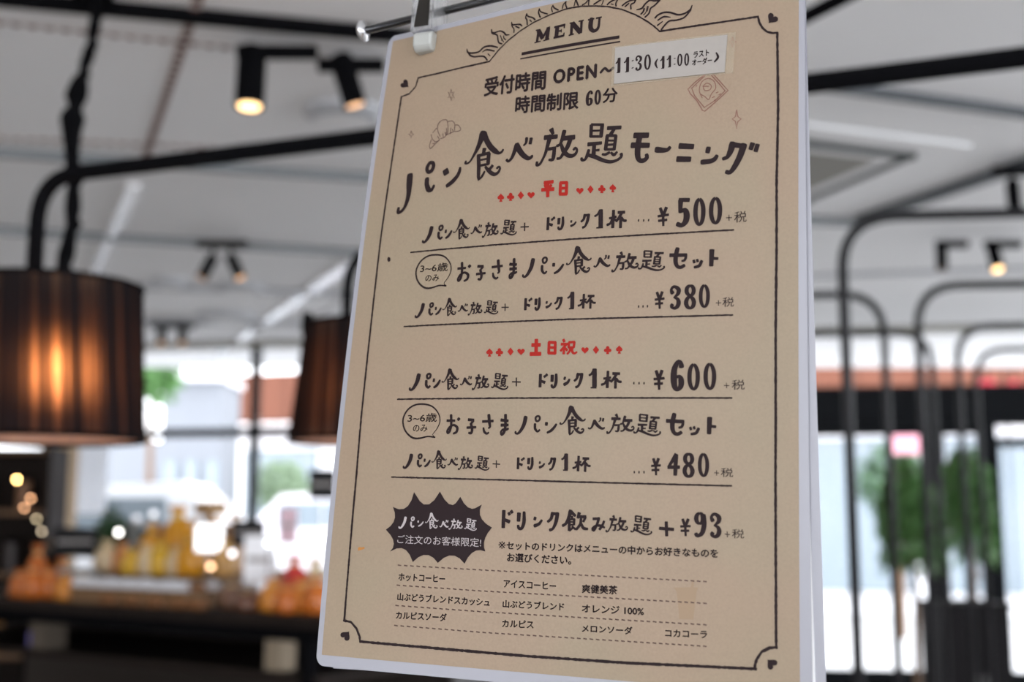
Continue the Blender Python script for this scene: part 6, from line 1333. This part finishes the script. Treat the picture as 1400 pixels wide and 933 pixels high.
def ribbon(key, kind, P, z):
    if kind in ('c', 'o'): Q = smooth_pts(P, kind == 'o')
    elif kind == 'r':
        Q = []
        for a, b in zip(P, P[1:]):
            L = math.hypot(b[0] - a[0], b[1] - a[1]); k = max(1, int(L / .8))
            for j in range(k):
                t = j / k; Q.append((a[0] + (b[0] - a[0]) * t + RNG.uniform(-.05, .05), a[1] + (b[1] - a[1]) * t + RNG.uniform(-.05, .05), (a[2] + (b[2] - a[2]) * t) * RNG.uniform(.8, 1.2)))
        Q.append(P[-1])
    else:
        Q = []
        for a, b in zip(P, P[1:]):
            L = math.hypot(b[0] - a[0], b[1] - a[1]); k = max(1, int(L / 8))
            Q += [tuple(a[c] + (b[c] - a[c]) * j / k for c in range(3)) for j in range(k)]
        Q.append(tuple(P[-1]))
    B = bank(*key); v, f = B['v'], B['f']; base = len(v); n = len(Q)
    for i, q in enumerate(Q):
        a = Q[max(0, i - 1)]; b = Q[min(n - 1, i + 1)]; dx, dy = b[0] - a[0], b[1] - a[1]; L = math.hypot(dx, dy) or 1; nx, ny = -dy / L * q[2] / 2, dx / L * q[2] / 2
        v.append(warp(q[0] + nx, q[1] + ny, z)); v.append(warp(q[0] - nx, q[1] - ny, z))
    f += [(base + 2 * i, base + 2 * i + 1, base + 2 * i + 3, base + 2 * i + 2) for i in range(n - 1)]
    square = kind == 'l' and P[0][2] > 1.4
    for (q, o) in ((Q[0], Q[1]), (Q[-1], Q[-2])) if (kind != 'o') else ():
        dx, dy = q[0] - o[0], q[1] - o[1]; L = math.hypot(dx, dy) or 1; dx, dy = dx / L, dy / L; r = q[2] / 2; s = len(v); m = 7
        for j in range(m):
            t = -math.pi / 2 + math.pi * j / (m - 1); c, sn = math.cos(t), math.sin(t)
            e = (.35 if kind == 'l' else 1.)
            c = (abs(c) ** .4) * e
            v.append(warp(q[0] + r * (dx * c - dy * sn), q[1] + r * (dy * c + dx * sn), z))
        f.append(tuple(range(s, s + m)))
    # joints of bent straight strokes
    if kind == 'l' and len(P) > 2:
        for q in P[1:-1]:
            s = len(v); v += [warp(q[0] + q[2] / 2 * math.cos(a), q[1] + q[2] / 2 * math.sin(a), z) for a in [k * math.pi / 4 for k in range(8)]]; f.append(tuple(range(s, s + 8)))
def pz(part): return ZL.get(part, .2)
def add_print():
    for part, col, g, cu, cv, w, h, wt in PLACED:
        key = (key_of(part, col, cu, cv), col, pz(part))
        for kind, P in GLYPHS[g]:
            ribbon(key, kind, [(cu + (x / 100 - .5) * w, cv + (y / 100 - .5) * h, q / 100 * h * wt) for x, y, q in P], pz(part))
    for part, col, kind, P in STROKES:
        ribbon((key_of(part, col, P[0][0], P[0][1]), col, pz(part)), kind, P, pz(part))
    for part, col, P in FILLS:
        B = bank(key_of(part, col, P[0][0], P[0][1]), col, pz(part)); s = len(B['v']); B['v'] += [warp(u, v, pz(part)) for u, v in P]
        if part == 'burst_badge':            # rings, so that the big badge follows the warp
            del B['v'][s:]; cu_, cv_ = sum(q[0] for q in P) / len(P), sum(q[1] for q in P) / len(P); n = len(P)
            for k in range(1, 9): B['v'] += [warp(cu_ + (u - cu_) * k / 8, cv_ + (v - cv_) * k / 8, pz(part)) for u, v in P]
            B['v'].append(warp(cu_, cv_, pz(part))); c_ = s + 8 * n
            B['f'] += [(c_, s + i, s + (i + 1) % n) for i in range(n)]
            for k in range(7): B['f'] += [(s + k * n + i, s + (k + 1) * n + i, s + (k + 1) * n + (i + 1) % n, s + k * n + (i + 1) % n) for i in range(n)]
            continue
        for t in tessellate_polygon([[Vector((u, v, 0)) for u, v in P]]): B['f'].append(tuple(s + i for i in t))
    for part, col, text, u0, v0, u1, v1, h, wt in TEXTS:
        cu = bpy.data.curves.new('t', 'FONT'); cu.body = text; cu.resolution_u = 3; cu.space_character = 1.2 if text == 'OPEN' else 1.0
        o = bpy.data.objects.new('t', cu); COL.objects.link(o)
        bpy.context.view_layer.update()
        me = o.evaluated_get(bpy.context.evaluated_depsgraph_get()).to_mesh()
        X = [p.co.x for p in me.vertices]; Yv = [p.co.y for p in me.vertices]; x0, x1, y0, y1 = min(X), max(X), min(Yv), max(Yv)
        B = bank(key_of(part, col, u0, v0), col, pz(part)); s = len(B['v'])
        k = h * wt * 1.1
        for dx, dy in [(0, 0)] if wt < .01 else [(-k, 0), (k, 0), (0, -k), (0, k)]:
            s = len(B['v'])
            for p in me.vertices:
                a = (p.co.x - x0) / (x1 - x0); b = (p.co.y - y0) / (y1 - y0) - .5
                B['v'].append(warp(u0 + (u1 - u0) * a + dx, v0 + (v1 - v0) * a + b * h + dy, pz(part)))
            B['f'] += [tuple(s + i for i in p.vertices) for p in me.polygons]
        o.to_mesh_clear(); bpy.data.objects.remove(o); bpy.data.curves.remove(cu)
    for (part, i, col), B in BANK.items():
        o = sheet_part(part, INKS[col], B['v'], B['f'], 'red lettering' if col == 'red' else None)
        bm = bmesh.new(); bm.from_mesh(o.data)
        for fc in bm.faces:
            if fc.normal.z < 0: fc.normal_flip()
        bm.to_mesh(o.data); bm.free()
add_print()
# small paper label stuck over the opening hours
LQ = [(129.4, 252.7), (179.2, 251.4), (180.2, 267.6), (129.3, 269.5)]
def labf(s, t):
    a = [LQ[0][k] + (LQ[1][k] - LQ[0][k]) * s for k in (0, 1)]; b = [LQ[3][k] + (LQ[2][k] - LQ[3][k]) * s for k in (0, 1)]
    return a[0] + (b[0] - a[0]) * t, a[1] + (b[1] - a[1]) * t
v, f = grid_sheet(labf, 12, 4, z=.62, thick=.35)
sheet_part('time_label', LABEL, v, f, 'pale stuck-on paper label')
v, f = grid_sheet(lambda s, t: (labf(s, t)[0] + (s - .3) * 5, labf(s, t)[1] + (t - .5) * 1.6), 12, 4, z=.22, thick=.1)
sheet_part('tape', mat('clear_tape', (.60, .50, .36), .2, coat=1., alpha=.25), v, f)

# second laminated sheet hanging behind, turned a little
back = empty('laminated_sheet', (0, 0, 0), 'second laminated sheet hanging behind the menu, its pale edge showing at the right', 'sheet')
back.matrix_world = SHEET_M
def backf(m):
    def fn(s, t):
        u = (-2.5 + m) + (214.5 - 2 * m) * s; v = (-3 + m) + (300 - 2 * m) * t
        a = .026; du, dv = u - 100, v - 290
        return 100 + du * math.cos(a) - dv * math.sin(a) + .2, 290 + du * math.sin(a) + dv * math.cos(a)
    return fn
for nm, mm, mt, z in (('laminate', 0, LAM, -1.6), ('paper', 4, WHITEPA, -1.42)):
    v, f = grid_sheet(backf(mm), 30, 40, z=z, thick=.12)
    me = bpy.data.meshes.new(nm); me.from_pydata(v, [], f); me.update(); me.materials.append(mt); o = bpy.data.objects.new(nm, me); COL.objects.link(o); o.parent = back

# ------------------------------------------------------------------ chrome rail and clip
def sheet_plane(px, py, z):
    """point on the plane z mm in front of the middle of the sheet (local mm)"""
    d = SHEET_M.inverted().to_3x3() @ (pt(px, py, 1.0) - CAM); o = SHEET_M.inverted() @ CAM
    t = (z / 1000 - o.z) / d.z; return o + d * t
zr = warp(10, 297)[2] * 1000 - 1.0
ra = sheet_plane(497, 42.5, zr); rb = sheet_plane(625.7, 10.7, zr)
rd = (rb - ra).normalized()
rail = empty('hanging_rail', SHEET_M @ ra, 'thin chrome rail with a round end disc above the menu sheet', 'rail')
RW = (SHEET_M.to_3x3() @ rd); rlen = .34
end = RW * rlen
MB().tube([(0, 0, 0), end], .0021, 20).build('rod', mat('dark_chrome', (.12, .12, .125), .12, 1), rail, smooth=True)
RM = RW.to_track_quat('Z', 'X').to_matrix().to_4x4()
MB().lathe([(0, -.0024), (.004, -.0020), (.0054, -.0005), (.0052, .0007), (.0024, .0014), (.0021, .0018)], n=32, m=RM).build('end_disc', mat('bright_disc', (.75, .75, .76), .22, 1), rail, smooth=True)
up0 = end * .86; topz = CEIL - (SHEET_M @ ra).z
MB().tube([up0, Vector((up0.x, up0.y, topz))], .002, 12).build('drop_rod', CHROME, rail)
MB().lathe([(.02, topz), (.02, topz - .004), (.003, topz - .008)], (up0.x, up0.y, 0), 20).build('ceiling_flange', CHROME, rail)

ACRYL = mat('clear_acrylic', (.92, .93, .94), .08, trans=.9, alpha=.5); MILKY = mat('milky_pad', (.55, .56, .53), .3, trans=.25, sss=.2); STEEL = mat('spring_steel', (.05, .046, .042), .3, 1)
pl = sheet_plane(582, 58, zr + 8)
clip = empty('sign_clip', (0, 0, 0), 'clear plastic clip with a milky pad gripping the top left corner of the menu', 'clip')
CMX = SHEET_M @ Matrix.Translation((pl.x, pl.y, zr / 1000)); clip.matrix_world = CMX
def chamfer_prism(mb, x0, x1, prof):
    """prof: (z,y) outline in mm, extruded along x"""
    n = len(prof); v = [(x / 1000, y / 1000, z / 1000) for x in (x0, x1) for z, y in prof]
    mb.add(v, [tuple(range(n)), tuple(range(n, 2 * n))[::-1]] + [(i, (i + 1) % n, n + (i + 1) % n, n + i) for i in range(n)]); return mb
dz = lambda y: 0.
# pad: octagonal milky block in front of the sheet and a twin behind it
chamfer_prism(MB(), -5.2, 5.2, [(.9, 4.5), (.9, -3.5), (4, -5.2), (9.5, -5.2), (12.2, -2.8), (12.2, 3.2), (10, 4.8)]).build('front_pad', MILKY, clip, bevel=.0012)
chamfer_prism(MB(), -5.0, 5.0, [(-2.6, 4.5), (-2.6, -3.5), (-5, -5.0), (-8.5, -5.0), (-10, -2), (-10, 4.5)]).build('rear_pad', MILKY, clip, bevel=.0006)
for s in (-1, 1):
    chamfer_prism(MB(), s * 5.6 - .5, s * 5.6 + .5, [(1.2, 4.6), (12.6, 4.6), (12.8, 9), (11.5, 46), (3, 46), (1.6, 20)]).build('side_plate', ACRYL, clip)
chamfer_prism(MB(), -5.0, 5.0, [(12.0, 4.9), (13.0, 4.9), (12.0, 46), (11.0, 46)]).build('front_plate', ACRYL, clip)
chamfer_prism(MB(), -5.0, 5.0, [(-2.8, 4.6), (-4.0, 4.6), (-3.0, 46), (-1.8, 46)]).build('rear_plate', ACRYL, clip)
v = [(-.0036, .0060, .0142), (.0042, .0060, .0142), (.0042, .046, .0132), (.0016, .046, .0132), (-.0036, .0060, .0136), (.0042, .0060, .0136), (.0042, .046, .0126), (.0016, .046, .0126)]
MB().add(v, [(0, 1, 2, 3), (7, 6, 5, 4), (0, 4, 5, 1), (1, 5, 6, 2), (2, 6, 7, 3), (3, 7, 4, 0)]).build('spring', STEEL, clip)
MB().box((0, .040, .003), (.009, .004, .016)).build('bridge', ACRYL, clip)
